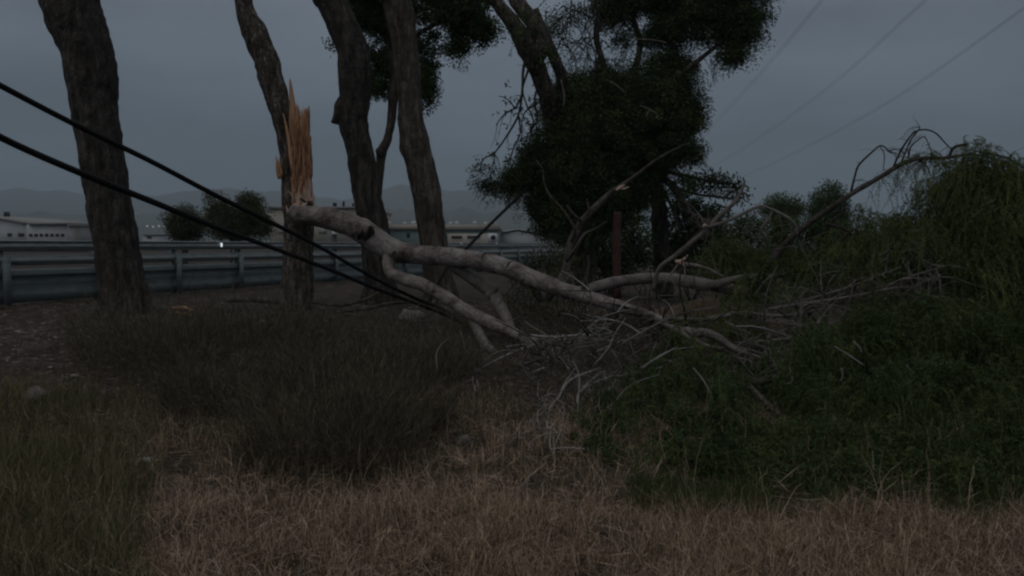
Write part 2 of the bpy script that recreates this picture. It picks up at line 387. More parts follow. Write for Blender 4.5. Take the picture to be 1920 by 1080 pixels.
t = thing('teal_building', 'long beige topped teal industrial building seen between and right of the middle trunks', 'building', P(800, YB, 125))
q = MB(); px_box(q, 688, 936, 431, YB, 125, 30); q.build('wall', M['teal'], t)
q = MB(); px_box(q, 686, 938, 421, 430.6, 124.6, 30.8); q.build('parapet', M['beige'], t)
q = MB(); px_box(q, 840, 934, 438, YB, 123.5, .9); q.build('annexe', M['beige'], t)
px_part('roof_vent', [(727, 732, 415, 420.7), (756, 761, 416, 420.7), (771, 779, 415, 420.7), (842, 848, 416, 420.7), (853, 859, 415, 420.7), (887, 893, 415, 420.7), (907, 913, 416, 420.7), (926, 930, 413, 420.7)], 127, .8, M['plastic'], t)
px_part('window', [(700, 716, 434, 441), (762, 769, 434, 446), (846, 866, 442, 446), (876, 900, 442, 446)], 123.3, .16, M['dark'], t)
t = thing('white_shed', 'low white shed at the far right end of the guardrail', 'building', P(970, YB, 140))
q = MB(); px_box(q, 939, 1005, 437, YB, 140, 16); q.build('wall', M['white'], t); q = MB(); gable(q, 936, 1008, 437, 431, 139.6, 17); q.build('roof', M['white'], t)

def far_lamp(px, py, d, r, m, label, group=None):
    c = P(px, py, d); t = thing('street_lamp', label, 'lamp', (c[0], d, .5), group)
    q = MB(); tube(q, [(c[0] + r * .8, d, 0.5), (c[0] + r * .8, d, c[2])], [.09, .06], 6, 1); q.build('pole', M['steel_dark'], t)
    q = MB(); q.box(c, (r * 2, .3, r * 2)); q.build('lantern', m, t)
far_lamp(150, 430, 150, .22, M['lamp'], 'brightest far street lamp, just right of the small drab shed')
for k, px in enumerate((276, 287, 298, 308, 319, 326)):
    far_lamp(px, 424 + (k % 2), 260, .22, M['faintlamp'], 'tiny pale street lamp in the far row left of the round trees', 'row of far street lamps')
def marker(px, y0, y1, d, label):
    c = P(px, y1, d); e_ = P(px, y0, d); h = e_[2] - .5
    t = thing('marker_post', label, 'post', (c[0], d, .5))
    q = MB(); tube(q, [(c[0], d, .5), (c[0], d, e_[2] - .2)], [.16, .14], 8, 1); q.build('shaft', M['dark'], t)
    q = MB(); tube(q, [(c[0], d, e_[2] - .2), (c[0], d, e_[2])], [.17, .12], 8, 1); q.build('cap', M['plastic'], t)
marker(627, 433, 450, 45, 'black post with a white cap behind the rail, in front of the beige block')
t = thing('road_sign', 'small white sign with a dark disc beyond the rail at right end', 'sign', P(923, 470, 55))
c = P(923, 446, 55); q = MB(); q.box(c, (.6, .05, .6)); q.build('plate', M['plastic'], t)
q = MB(); tube(q, [c + (0.06, -.03, .02), c + (0.06, -.06, .02)], [.16, .16], 16, 1); q.build('disc', M['dark'], t)
q = MB(); tube(q, [(c[0], 55.06, .5), (c[0], 55.06, c[2] + .2)], [.04, .04], 6, 1); q.build('pole', M['steel_dark'], t)

# ---------------------------------------------------------------- leaf makers
def rand_unit(n):
    v = rng.normal(size=(n, 3)); return v / (np.linalg.norm(v, axis=1)[:, None] + 1e-9)
def leaves(C, D, ln, wd):
    """rhombic leaves: base points C, directions D, lengths, widths -> verts, faces"""
    n = len(C); ln = np.broadcast_to(ln, (n,))[:, None]; wd = np.broadcast_to(wd, (n,))[:, None]
    side = np.cross(D, rand_unit(n)); side /= np.linalg.norm(side, axis=1)[:, None] + 1e-9
    V = np.stack([C, C + D * ln * .5 + side * wd * .5, C + D * ln, C + D * ln * .5 - side * wd * .5], 1).reshape(-1, 3)
    return V, np.arange(n * 4).reshape(n, 4)
def leaf_balls(mb, C, rad, per, ln, wd, squash=.8, up=.0):
    n = len(C); rad = np.broadcast_to(rad, (n,))
    off = rand_unit(n * per) * (rng.random(n * per) ** .45)[:, None]; off[:, 2] *= squash
    c = np.repeat(C, per, 0) + off * np.repeat(rad, per)[:, None]
    d = rand_unit(n * per) + off * .7; d[:, 2] += up; d /= np.linalg.norm(d, axis=1)[:, None]
    mb.add(*leaves(c, d, ln * rng.uniform(.6, 1.3, n * per), wd * rng.uniform(.7, 1.2, n * per)))
def sprays(mb, C, D, length, m, ln, wd, droop=.6, spread=.55):
    """drooping feathery sprays: a curved stem with narrow leaflets left and right"""
    n = len(C); length = np.broadcast_to(length, (n,))
    t = np.linspace(.08, 1, m)[None, :, None]
    Lr = length[:, None, None]
    g = np.array((0, 0, -1.0))
    pos = C[:, None] + D[:, None] * Lr * t + g * (droop * Lr) * t ** 2
    tan = D[:, None] + g * (2 * droop) * t; tan /= np.linalg.norm(tan, axis=2)[..., None]
    ax = np.cross(D, rand_unit(n)); ax /= np.linalg.norm(ax, axis=1)[:, None] + 1e-9
    sgn = np.where(np.arange(m) % 2, 1.0, -1.0)[None, :, None]
    d = tan * (1 - spread) + ax[:, None] * sgn * spread + rng.normal(size=(n, m, 3)) * .22 + g * .25
    d /= np.linalg.norm(d, axis=2)[..., None]
    c = pos.reshape(-1, 3); d = d.reshape(-1, 3)
    mb.add(*leaves(c, d, ln * rng.uniform(.6, 1.25, len(c)), wd * rng.uniform(.7, 1.2, len(c))))
    # the stem, a thin strip
    side = ax[:, None] * .0022
    V = np.stack([pos - side, pos + side], 2).reshape(-1, 3)
    b = (np.arange(n) * m * 2)[:, None]; k = np.arange(m - 1)[None] * 2
    mb.add(V, np.stack([b + k, b + k + 1, b + k + 3, b + k + 2], -1).reshape(-1, 4))
def ell_pts(ells, per_area, shell=.45, dr=.8, edge=.16):
    """points through picture-placed ellipsoids: (px, py, rx, ry, depth) in pixels"""
    o = []
    for (cx, cy, rx, ry, d, *w) in ells:
        s = d / F; k = w[0] if w else 1.0
        n = max(3, int(per_area * k * (rx * s) * (ry * s) * math.pi))
        u = rand_unit(n); r = rng.random(n) ** shell
        c = P(cx, cy, d); ax = np.array((rx * s, max(rx, ry) * s * dr, ry * s))
        p = u * r[:, None] * ax * (1 + edge * vnoise(u * 2.6 + cx))[:, None]
        o.append(c + p)
    return np.vstack(o)
def curve_twigs(mb, base, n, ln, r, grav=.5, up=.3, sides=4, seg=5, fork=1, out=None, jit=.15):
    if len(base) == 0: return
    for _ in range(n):
        b = base[rng.integers(len(base))] if np.ndim(base) == 2 else base
        d = rand_unit(1)[0]; d[2] += up
        if out is not None: d = d * .6 + out
        d /= np.linalg.norm(d); l = ln * rng.uniform(.5, 1.3); p = [b]
        for q in range(seg):
            d = d + rng.normal(size=3) * jit + np.array((0, 0, -grav * .25)); d /= np.linalg.norm(d); p.append(p[-1] + d * l / seg)
        rr = r * rng.uniform(.6, 1.2)
        tube(mb, p, np.linspace(rr, rr * .35, len(p)), sides, 2, cap=False)
        if fork: curve_twigs(mb, np.array(p[2:]), 2 if fork > 1 else 1, l * .5, rr * .6, grav, up, sides, 4, fork - 1)

def clumps(c, per, rad, up=.3):
    """bunches of sprays: several bases and directions round each centre"""
    b = np.repeat(c, per, 0) + rng.normal(size=(len(c) * per, 3)) * rad
    main_ = np.repeat(rand_unit(len(c)) * .7 + (0, 0, up), per, 0); d = main_ + rand_unit(len(b)) * .6
    return b, d / np.linalg.norm(d, axis=1)[:, None]
# ---------------------------------------------------------------- standing trunks
def edges_path(ed, d0, d1):
    y0, y1 = ed[0][0], ed[-1][0]
    return [((a + b) / 2, y, (b - a), d0 + (d1 - d0) * (y - y0) / (y1 - y0)) for y, a, b in ed]
def trunk_part(parent, ed, d0, d1, m, name='trunk', rough=.07, freq=7, sides=36, sub=10):
    mb = MB(); ptube(mb, edges_path(ed, d0, d1), sides=sides, sub=sub, rough=rough, freq=freq)
    return mb.build(name, m, parent, True)
def roots(parent, px, d, r, m):
    c = gp(px, d); mb = MB()
    for k in range(7):
        a = k * .9 + rng.uniform(-.2, .2); e_ = c + np.array((math.cos(a), math.sin(a), 0)) * r * rng.uniform(1.25, 1.6)
        e_[2] = float(GH(e_[0], e_[1])) - .03
        tube(mb, [c + (0, 0, r * 1.3) + (e_ - c) * .3 * (1, 1, 0), c + (e_ - c) * .66 + (0, 0, r * .35), e_], [r * .5, r * .3, r * .12], 8, 4, .12, 7)
    mb.build('root_flare', m, parent, True)
T1 = thing('leaning_trunk', 'thickest trunk standing at far left, leaning left behind the two cables', 'tree', gp(236, 13))
trunk_part(T1, [(630, 196, 288), (590, 193, 279), (560, 190, 274), (500, 182, 264), (450, 177, 257), (400, 167, 247), (350, 161, 239), (300, 151, 232), (240, 143, 223), (190, 134, 217), (150, 128, 217), (110, 121, 212), (80, 112, 204), (50, 98, 195), (20, 86, 188), (-10, 78, 178), (-120, 62, 160), (-400, 70, 150), (-800, 90, 150)], 13, 12.6, M['bark_dark'], rough=.06)
roots(T1, 236, 13, .36, M['bark_dark'])
mb = MB(); ptube(mb, [(110, -380, 60, 12.7), (20, -520, 45, 12.5), (-90, -700, 30, 12.2)], sides=12, rough=.1); mb.build('limb', M['bark_dark'], T1, True)

T2 = thing('snapped_tree', 'tree snapped at mid height with orange torn wood and one leaning stem left', 'tree', gp(556, 13.2))
trunk_part(T2, [(640, 524, 592), (590, 527, 586), (545, 529, 587), (500, 530, 587), (450, 532, 587), (415, 533, 584), (385, 530, 566), (350, 528, 556), (300, 526, 553), (250, 518, 549), (215, 507, 546), (180, 496, 540), (150, 487, 532), (120, 477, 524), (90, 465, 512), (60, 454, 500), (35, 446, 484), (15, 443, 474), (-20, 438, 470), (-150, 420, 452), (-500, 400, 425)], 13.2, 13.5, M['bark_old'], rough=.10, freq=7)
roots(T2, 556, 13.2, .22, M['bark_old'])
# torn wood: a split half of the stem, ragged at the top
tw = MB()
d = 13.05
ptube(tw, [(570, 398, 34, d), (569, 370, 35, d), (568, 335, 35, d), (566, 300, 35, d), (563, 268, 35, d), (562, 246, 32, d), (564, 230, 20, d)], sides=22, sub=9, rough=.26, freq=9)
def splinter(mb, path):
    p, r = pix(path); tube(mb, p, r, 5, 3, .25, 12)
for pth in ([(549, 280, 16, d), (550, 230, 15, d), (548, 190, 10, d), (545, 160, 6, d), (544, 147, 1.5, d)],
            [(556, 262, 14, d), (558, 215, 9, d), (557, 196, 2, d)],
            [(568, 255, 14, d), (572, 220, 11, d), (574, 203, 3, d)],
            [(575, 260, 12, d), (578, 225, 8, d), (579, 198, 1.5, d)],
            [(563, 250, 11, d), (566, 220, 6, d), (564, 204, 1, d)],
            [(545, 285, 8, 12.98), (540, 255, 7, 12.98), (535, 228, 4, 12.98), (531, 213, 1.2, 12.98)],
            [(549, 320, 9, 12.95), (545, 285, 8, 12.95), (541, 255, 5, 12.95), (538, 240, 1.5, 12.95)],
            [(581, 330, 9, d), (582, 300, 8, d), (583, 268, 2, d)],
            [(553, 390, 12, 12.9), (551, 355, 8, 12.9), (552, 328, 2, 12.9)]):
    splinter(tw, pth)
for k in range(70):
    px = rng.uniform(548, 582); y0 = rng.uniform(250, 385); ln = rng.uniform(22, 75); dd = 13.0 - .16 * math.sqrt(max(0, 1 - ((px - 566) / 19) ** 2)) * rng.uniform(.9, 1.1)
    splinter(tw, [(px, y0, 2.2, dd + .03), (px - 1 + rng.normal() * 1.2, y0 - ln * .5, 2.6, dd), (px - 2 + rng.normal() * 2, y0 - ln, .5, dd - .01)])
tag(tw.build('torn_wood', M['wood'], T2, True), 'raw orange splintered wood of the break')
tw = MB()
for pth in ([(526, 335, 9, 13.15), (522, 318, 9, 13.15), (519, 300, 4, 13.15), (517, 292, 1, 13.15)], [(529, 330, 7, 13.15), (525, 312, 5, 13.15), (524, 296, 1, 13.15)]): splinter(tw, pth)
tag(tw.build('splinter', M['wood'], T2, True), 'small raw splinter on the left side of the stem')
tw = MB()
for pth in ([(557, 398, 12, 12.85), (560, 380, 12, 12.85), (562, 350, 7, 12.9), (565, 325, 2, 12.95)], [(574, 392, 16, 12.88), (576, 360, 20, 12.92), (576, 335, 12, 12.97), (573, 318, 2, 13)],
            [(545, 402, 12, 12.9), (552, 388, 13, 12.86), (566, 378, 10, 12.86)], [(566, 392, 9, 12.8), (572, 384, 8, 12.8), (580, 380, 2, 12.85)], [(546, 408, 7, 12.85), (540, 396, 6, 12.85), (536, 386, 1, 12.85)]): splinter(tw, pth)
for k in range(26):
    px = rng.uniform(546, 588); y0 = rng.uniform(380, 404); ln = rng.uniform(14, 50)
    splinter(tw, [(px, y0, 3, 12.84), (px + rng.normal() * 3, y0 - ln * .5, 3, 12.84), (px + rng.normal() * 5, y0 - ln, .6, 12.87)])
tag(tw.build('torn_flap', M['wood_pale'], T2, True), 'paler peeled wood at the hinge of the break')
tw = MB(); ptube(tw, [(573, 388, 10, 12.82), (583, 382, 12, 12.85), (588, 380, 5, 12.9)], sides=7, rough=.3, freq=12); ptube(tw, [(563, 372, 4, 12.83), (570, 377, 5, 12.82), (580, 384, 4, 12.83)], sides=6); tw.build('bark_flap', M['bark_dark'], T2, True)

T3 = thing('knobbly_trunk', 'dark standing trunk with a pointed knob on its left side, right of the snapped tree', 'tree', gp(705, 15))
trunk_part(T3, [(570, 680, 748), (535, 683, 742), (480, 678, 735), (430, 673, 729), (400, 668, 722), (350, 659, 711), (300, 652, 703), (265, 645, 695), (240, 637, 691), (225, 634, 689), (200, 636, 692), (180, 637, 694), (150, 635, 695), (120, 634, 695), (90, 632, 690), (60, 618, 677), (30, 607, 662), (0, 592, 646), (-30, 580, 633), (-200, 560, 610), (-600, 565, 600)], 15, 14.6, M['bark_dark'], rough=.05)
mb = MB(); ptube(mb, [(664, 200, 66, 14.95), (650, 210, 58, 14.9), (639, 219, 40, 14.85), (630, 225, 22, 14.82), (624, 228, 9, 14.8), (621, 229, 3, 14.8)], sides=18, sub=6, rough=.08, freq=7); mb.build('knob', M['bark_dark'], T3, True)
roots(T3, 712, 15, .3, M['bark_dark'])
T4 = thing('straight_trunk', 'grey brown standing trunk rising behind the fallen limb, right of the knobbly one', 'tree', gp(820, 15.2))
trunk_part(T4, [(575, 795, 858), (530, 794, 850), (455, 787, 838), (400, 778, 831), (350, 770, 825), (300, 759, 813), (275, 750, 807), (250, 748, 801), (225, 746, 794), (200, 747, 791), (160, 743, 789), (120, 740, 787), (80, 735, 782), (40, 726, 777), (0, 715, 771), (-40, 700, 765), (-250, 680, 740), (-650, 700, 735)], 15.2, 14.8, M['bark_mid'], rough=.055)
roots(T4, 826, 15.2, .28, M['bark_mid'])

T5 = thing('leafy_tree', 'slim grey stemmed tree with dark green leaves, behind and between the two middle trunks', 'tree', gp(706, 17.5))
mb = MB(); ptube(mb, [(700, 540, 22, 17.5), (704, 430, 18, 17.5), (709, 345, 17, 17.5), (713, 310, 17, 17.5), (716, 285, 19, 17.5), (726, 262, 16, 17.5), (734, 225, 16, 17.5), (737, 180, 18, 17.5), (736, 120, 18, 17.5), (732, 60, 18, 17.5), (738, 0, 16, 17.5), (745, -120, 12, 17.5)], sides=14, sub=6, rough=.1, freq=7)
mb.build('trunk', M['bark_mid'], T5, True)
mb = MB(); ptube(mb, [(716, 290, 18, 17.45), (710, 284, 13, 17.4), (708, 278, 5, 17.4)], sides=10, rough=.1); mb.build('stub', M['bark_mid'], T5, True)
for pth in ([(735, 110, 12, 17.5), (790, 60, 9, 17.4), (860, 30, 6, 17.3), (915, 40, 3, 17.2)], [(734, 80, 10, 17.5), (690, 40, 8, 17.6), (650, 10, 5, 17.6)], [(738, 10, 9, 17.5), (800, -40, 7, 17.6), (880, -60, 4, 17.6)]):
    mb = MB(); ptube(mb, pth, sides=7, sub=5); mb.build('limb', M['bark_mid'], T5, True)
mb = MB()
E5 = [(690, 25, 48, 50, 17.5), (745, 60, 50, 60, 17.8), (712, 130, 28, 62, 17.7), (845, 20, 85, 55, 17.5), (895, 58, 42, 40, 17.4), (795, 165, 20, 42, 17.5), (800, 130, 18, 40, 17.6), (855, 92, 22, 24, 17.3), (770, 150, 18, 50, 17.9), (715, -30, 110, 40, 17.6), (880, -45, 90, 45, 17.5), (630, 85, 14, 10, 17.5, .5), (800, 85, 25, 30, 17.5, .6)]
q5 = ell_pts(E5, 110, .5, .8, .3); leaf_balls(mb, q5, rng.uniform(.11, .26, len(q5)), 80, .065, .03)
mb.build('crown', M['leaf_mid'], T5)

# the big dark tree
T6 = thing('dense_tree', 'tallest dense dark green tree right of centre with pale upper limbs and ragged crown', 'tree', gp(1098, 17))
mb = MB(); ptube(mb, [(1100, 560, 46, 17), (1095, 480, 42, 17), (1078, 400, 40, 17), (1055, 310, 38, 16.7), (1040, 240, 36, 16.4), (1026, 180, 34, 16), (1008, 130, 34, 15.8), (985, 85, 38, 15.6), (962, 45, 30, 15.5), (935, 10, 26, 15.4), (910, -25, 24, 15.3), (860, -120, 18, 15)], sides=18, sub=7, rough=.12, freq=6); mb.build('trunk', M['bark_old'], T6, True)
for pth in ([(1000, 120, 30, 15.7), (1015, 85, 32, 15.7), (1000, 45, 30, 15.8), (975, 10, 30, 15.9), (955, -30, 28, 16)], [(1040, 240, 26, 16.3), (1058, 170, 24, 16.3), (1040, 110, 22, 16), (1020, 70, 24, 15.9), (1000, 20, 22, 15.9)],
            [(1075, 300, 20, 16.6), (1102, 200, 15, 16.7), (1130, 130, 13, 16.8), (1118, 60, 11, 16.8), (1142, -40, 9, 16.8)], [(1140, 260, 14, 16.5), (1172, 170, 13, 16.7), (1200, 90, 11, 16.8), (1188, 20, 10, 16.8), (1225, -60, 8, 16.8)],
            [(1180, 200, 14, 16.4), (1260, 150, 12, 16.1), (1320, 105, 9, 15.9), (1365, 65, 7, 15.8), (1410, 20, 5, 15.7)]):
    mb = MB(); ptube(mb, pth, sides=11, sub=6, rough=.12, freq=7); mb.build('limb', M['bark_old'], T6, True)
E6 = [(975, 60, 40, 22, 15.4, .06), (1015, 105, 34, 26, 15.4, .08), (1010, 40, 40, 30, 15.5, .06), (1045, 190, 30, 40, 16.2, .4), (1150, 215, 150, 95, 16.6), (1085, 320, 115, 90, 16.3), (1050, 400, 68, 55, 16.2), (1020, 375, 40, 40, 16.1), (1120, 400, 75, 45, 16.6), (1215, 270, 90, 55, 16.5), (1262, 190, 58, 85, 16.4), (1130, 165, 75, 32, 16.9), (1255, 55, 58, 40, 16.5), (1250, 120, 50, 26, 16.6), (1385, 40, 66, 55, 15.8), (1340, 20, 55, 40, 16), (1390, -40, 90, 50, 15.8),
      (1372, 105, 30, 22, 15.7), (1160, 10, 50, 35, 16.8), (1240, -10, 90, 40, 16.6), (985, 322, 36, 30, 16), (960, 345, 22, 22, 15.9), (920, 352, 16, 16, 15.8, .6), (898, 330, 8, 20, 15.8, .5), (935, 362, 20, 8, 15.8, .5), (1297, 285, 16, 26, 16.3), (1300, 220, 18, 20, 16.3), (1130, 30, 26, 26, 17.2, .35), (1050, 70, 40, 45, 16.8, .12), (1080, 20, 50, 30, 17, .16), (1168, 80, 20, 26, 17, .5), (1320, 60, 22, 20, 16, .6), (1030, 290, 50, 50, 16.1, .8), (1185, 360, 60, 40, 16.6), (1230, 310, 40, 25, 16.5)]
pts = ell_pts(E6, 130, .5, .8, .3)
mb = MB(); leaf_balls(mb, pts, rng.uniform(.13, .32, len(pts)), 120, .062, .021, up=-.3)
pb = ell_pts(E6[:12] + E6[13:15], 26, .8); sprays(mb, pb, (lambda v: v / np.linalg.norm(v, axis=1)[:, None])(rand_unit(len(pb)) + (0, 0, .4)), .34, 26, .07, .02, .5)
pw = ell_pts([(1000, 330, 50, 40, 15.9), (950, 345, 30, 25, 15.8), (1300, 280, 18, 30, 16.2), (1340, 105, 14, 12, 15.8), (1150, 420, 80, 30, 16.3), (1280, 330, 40, 20, 16.3)], 60, .4); b_, d_ = clumps(pw, 3, .05, -.2); sprays(mb, b_, d_, rng.uniform(.2, .42, len(b_)), 26, .06, .014, .7)
mb.build('crown', M['leaf_dark'], T6)
mb = MB()
hang = [[(990, 95, 7, 15.5), (981, 130, 6, 15.5), (979, 170, 5, 15.4), (972, 215, 4.5, 15.4), (950, 255, 4, 15.4), (928, 285, 3, 15.3), (905, 300, 2.5, 15.3), (900, 325, 2, 15.3)], [(992, 95, 6, 15.5), (990, 130, 5, 15.5), (980, 165, 4, 15.4), (985, 190, 3, 15.4), (1000, 230, 3, 15.4), (985, 260, 2, 15.4)],
        [(979, 175, 4, 15.4), (968, 200, 3, 15.4), (945, 215, 2.5, 15.3), (930, 235, 2, 15.3)], [(972, 215, 4, 15.4), (975, 250, 3, 15.4), (962, 280, 2.5, 15.4), (955, 305, 2, 15.4)], [(1010, 155, 5, 15.6), (1002, 190, 4, 15.5), (1008, 220, 3, 15.5), (995, 250, 2.5, 15.5), (990, 290, 2, 15.5)],
        [(1012, 190, 4, 15.5), (985, 210, 3, 15.5), (978, 235, 2, 15.5), (980, 300, 2, 15.5)], [(968, 205, 3, 15.4), (950, 185, 2, 15.4), (935, 180, 1.5, 15.4)], [(928, 285, 3, 15.3), (925, 310, 2, 15.3), (918, 335, 1.5, 15.3)]]
allh = []
for pth in hang:
    c, r = ptube(mb, pth, sides=5, sub=5); allh.append(c)
allh = np.vstack(allh); low = allh[allh[:, 2] < 4.6]
curve_twigs(mb, low, 34, .45, .008, grav=1.3, up=-.4, fork=1)
leaf_balls(mb, low[rng.integers(len(low), size=46)] + rng.normal(size=(46, 3)) * .1, .06, 6, .08, .035)
mb.build('hanging_twigs', M['twig_dark'], T6)
mb = MB(); top = ell_pts([(1080, 50, 60, 60, 16.4), (1060, 20, 40, 40, 16), (1130, 90, 40, 40, 16.3), (1330, 70, 30, 40, 15.9)], 12); 
for b_ in top[rng.integers(len(top), size=70)]:
    mb = MB(); curve_twigs(mb, b_, 1, .9, .011, grav=.9, up=.0, fork=2); mb.build('bare_twig', M['twig_dark'], T6)
mb = MB()
for pth in ([(1143, 152, 2, 15), (1160, 163, 2.4, 15), (1172, 175, 2, 15)], [(1200, 198, 2, 15), (1218, 205, 2.4, 15), (1234, 216, 2, 15)], [(1218, 205, 2, 15), (1210, 220, 2, 15)], [(1190, 73, 2, 15.5), (1225, 75, 2, 15.5), (1250, 80, 2, 15.5)], [(1052, 150, 3, 15.3), (1058, 180, 3, 15.3), (1056, 200, 2, 15.3)]):
    mb = MB(); ptube(mb, pth, sides=5); mb.build('dead_twig', M['bark_pale2'], T6)

T7 = thing('drooping_tree', 'half hidden grey tree with slanting bare stems at the lower right of the dense tree', 'tree', gp(1245, 18.5))
mb = MB(); ptube(mb, [(1246, 560, 34, 18.5), (1240, 470, 32, 18.5), (1236, 400, 30, 18.4), (1228, 335, 26, 18.3), (1222, 290, 22, 18)], sides=14, sub=6, rough=.12); mb.build('trunk', M['bark_mid'], T7, True)
for pth in ([(1236, 330, 12, 18.2), (1262, 350, 14, 18), (1285, 385, 13, 17.8), (1312, 430, 10, 17.6)], [(1240, 320, 8, 18.2), (1290, 330, 6, 17.9), (1335, 340, 5, 17.8), (1385, 345, 4, 17.7)], [(1238, 345, 7, 18), (1256, 380, 6, 17.9), (1275, 430, 5, 17.8)], [(1262, 350, 6, 18), (1310, 365, 5, 17.8), (1370, 372, 3, 17.7)]):
    mb = MB(); ptube(mb, pth, sides=8, sub=5, rough=.1); mb.build('limb', M['bark_mid'], T7, True)
mb = MB(); leaf_balls(mb, ell_pts([(1300, 350, 60, 28, 18, .35), (1360, 350, 40, 22, 17.8, .35), (1280, 390, 60, 40, 18.5, .4), (1385, 368, 25, 25, 17.7, .25), (1330, 330, 40, 10, 18, .3), (1320, 410, 50, 35, 18.6, .8)], 230, .7), .13, 14, .10, .04); mb.build('foliage', M['leaf_dark'], T7)

m_ = MB(); c0 = gp(1157, 15.1); ptube(m_, [(1157, 560, 17, 15.1), (1156, 470, 16, 15.1), (1157, 420, 15, 15.1), (1158, 398, 15, 15.1)], sides=14, sub=4, rough=.04)
tag(m_.build('brown_post', M['rust'], None, True), 'straight reddish brown post standing under the dense tree', 'post')

def round_tree(name, label, ells, d, base_px, stem, m, dens=200, rad=.3, ln=.25, wd=.11, group=None, per=14):
    b = gp(base_px, d); t = thing(name, label, 'tree', b, group)
    mb = MB(); top = P(base_px, ells[0][1], d); tube(mb, [b - (0, 0, .3), (b + top) / 2 + (.05, 0, 0), top], [stem, stem * .8, stem * .4], 9, 4, .1)
    for e_ in ells:
        tp = P(e_[0], e_[1], e_[4]); tube(mb, [b + (top - b) * .4, (b + top) / 2 * .5 + tp * .5, tp], [stem * .6, stem * .4, stem * .15], 6, 3)
    mb.build('trunk', M['bark_dark'], t, True)
    mb = MB(); leaf_balls(mb, ell_pts(ells, dens, .5), rad, per, ln, wd); mb.build('crown', m, t)
round_tree('bushy_tree', 'rounded bushy tree behind the rail, left one of the pair under the cables', [(342, 415, 30, 30, 46), (330, 435, 16, 20, 46), (365, 425, 24, 28, 46.5)], 46, 345, .2, M['leaf_olive'], 30, .45, .10, .055, per=110)
round_tree('bushy_tree', 'taller wider bushy tree behind the rail, left of the snapped trunk', [(410, 400, 28, 35, 44), (445, 420, 50, 30, 44), (470, 395, 28, 32, 44), (490, 420, 20, 28, 44), (420, 430, 30, 20, 43.5)], 44, 440, .28, M['leaf_olive'], 30, .45, .10, .055, per=110)
round_tree('stone_pine', 'small flat topped tree on the right skyline, left of its round neighbour', [(1465, 385, 38, 20, 40), (1442, 395, 20, 15, 40), (1488, 395, 18, 16, 40), (1470, 415, 30, 20, 40)], 40, 1468, .22, M['leaf_mid'], 40, .34, .10, .05, per=60)
round_tree('round_tree', 'round topped tree on the right skyline behind the long slanting bough', [(1555, 372, 32, 28, 38), (1535, 400, 28, 28, 38), (1580, 400, 18, 24, 38), (1555, 425, 40, 24, 38)], 38, 1556, .22, M['leaf_mid'], 40, .34, .10, .05, per=60)

def shrub(name, label, ells, d, m, dens=160, rad=.16, ln=.12, wd=.035, per=14, up=.2, spr=0):
    cx = sum(e_[0] for e_ in ells) / len(ells); b = gp(cx, d); t = thing(name, label, 'shrub', b)
    mb = MB()
    for e_ in ells:
        for k in range(3):
            tp = P(e_[0] + rng.uniform(-.5, .5) * e_[2], e_[1] + rng.uniform(-.3, .3) * e_[3], e_[4]); tube(mb, [b - (0, 0, .1), b * .45 + tp * .55 - (0, 0, .1), tp], [.02, .014, .006], 5, 3)
    mb.build('stem', M['bark_dark'], t, True)
    mb = MB(); leaf_balls(mb, ell_pts(ells, dens, .55), rad, per, ln, wd, up=up); mb.build('foliage', m, t)
shrub('grey_shrub', 'dull grey green shrub behind the fallen limb, left of the brown post', [(1025, 490, 40, 30, 15.5), (1060, 500, 35, 28, 15.3), (990, 505, 25, 18, 15.6), (1000, 530, 50, 25, 14.8), (1050, 530, 40, 22, 14.6)], 15.4, M['leaf_olive'], 120, .15, .12, .02, up=.6)
shrub('dark_shrub', 'low dark scrub on the ground under the arching fallen limb', [(1000, 580, 55, 28, 12.6), (1060, 600, 60, 24, 12), (960, 560, 30, 20, 13)], 12.4, M['leaf_olive'], 150, .12, .08, .015)
shrub('dark_shrub', 'dark shrub around the foot of the brown post', [(1110, 470, 50, 45, 18), (1180, 460, 55, 60, 18.2), (1150, 500, 60, 35, 17.8)], 18, M['leaf_dark'], 110)
shrub('dark_shrub', 'dark thicket under the drooping tree, right of the brown post', [(1270, 455, 60, 50, 19), (1330, 450, 60, 45, 19.2), (1290, 500, 70, 35, 18.6)], 19, M['leaf_dark'], 110)
shrub('dark_shrub', 'dark thicket below the flat topped skyline tree', [(1400, 440, 50, 40, 20), (1460, 445, 55, 45, 20.3), (1430, 490, 70, 35, 19.6)], 20, M['leaf_dark'], 100)
shrub('dark_shrub', 'dark thicket below the round skyline tree', [(1530, 445, 50, 45, 20), (1590, 450, 55, 40, 20), (1560, 490, 70, 35, 19.6)], 20, M['leaf_dark'], 100)
shrub('dark_shrub', 'dark thicket behind the leafy bough at the right edge', [(1680, 450, 70, 45, 20), (1780, 440, 80, 50, 20), (1880, 430, 80, 55, 20), (1760, 500, 140, 35, 19)], 20, M['leaf_dark'], 90)

# ---------------------------------------------------------------- fallen limb
FL = thing('fallen_limb', 'huge pale limb broken off the snapped tree, resting on the ground with forked branches', 'fallen branch', gp(960, 11))
def limb(name, path, m='bark_pale', sides=24, sub=12, rough=.10, freq=4.5, parent=None):
    mb = MB(); c, r = ptube(mb, path, sides=sides, sub=sub, rough=rough, freq=freq); o = mb.build(name, M[m], parent or FL, True); return c
main = limb('main_stem', [(548, 396, 26, 12.9), (566, 403, 38, 12.85), (600, 406, 40, 12.8), (640, 416, 42, 12.7), (672, 430, 46, 12.6), (700, 446, 46, 12.5), (728, 464, 45, 12.4), (760, 474, 38, 12.2), (795, 478, 36, 12.1), (845, 481, 34, 11.9), (897, 489, 34, 11.7), (949, 502, 34, 11.5), (1000, 523, 34, 11.2), (1040, 538, 32, 11.0), (1067, 547, 28, 10.9), (1129, 565, 26, 10.6), (1180, 580, 20, 10.3), (1218, 590, 14, 10.1), (1250, 603, 9, 10)])
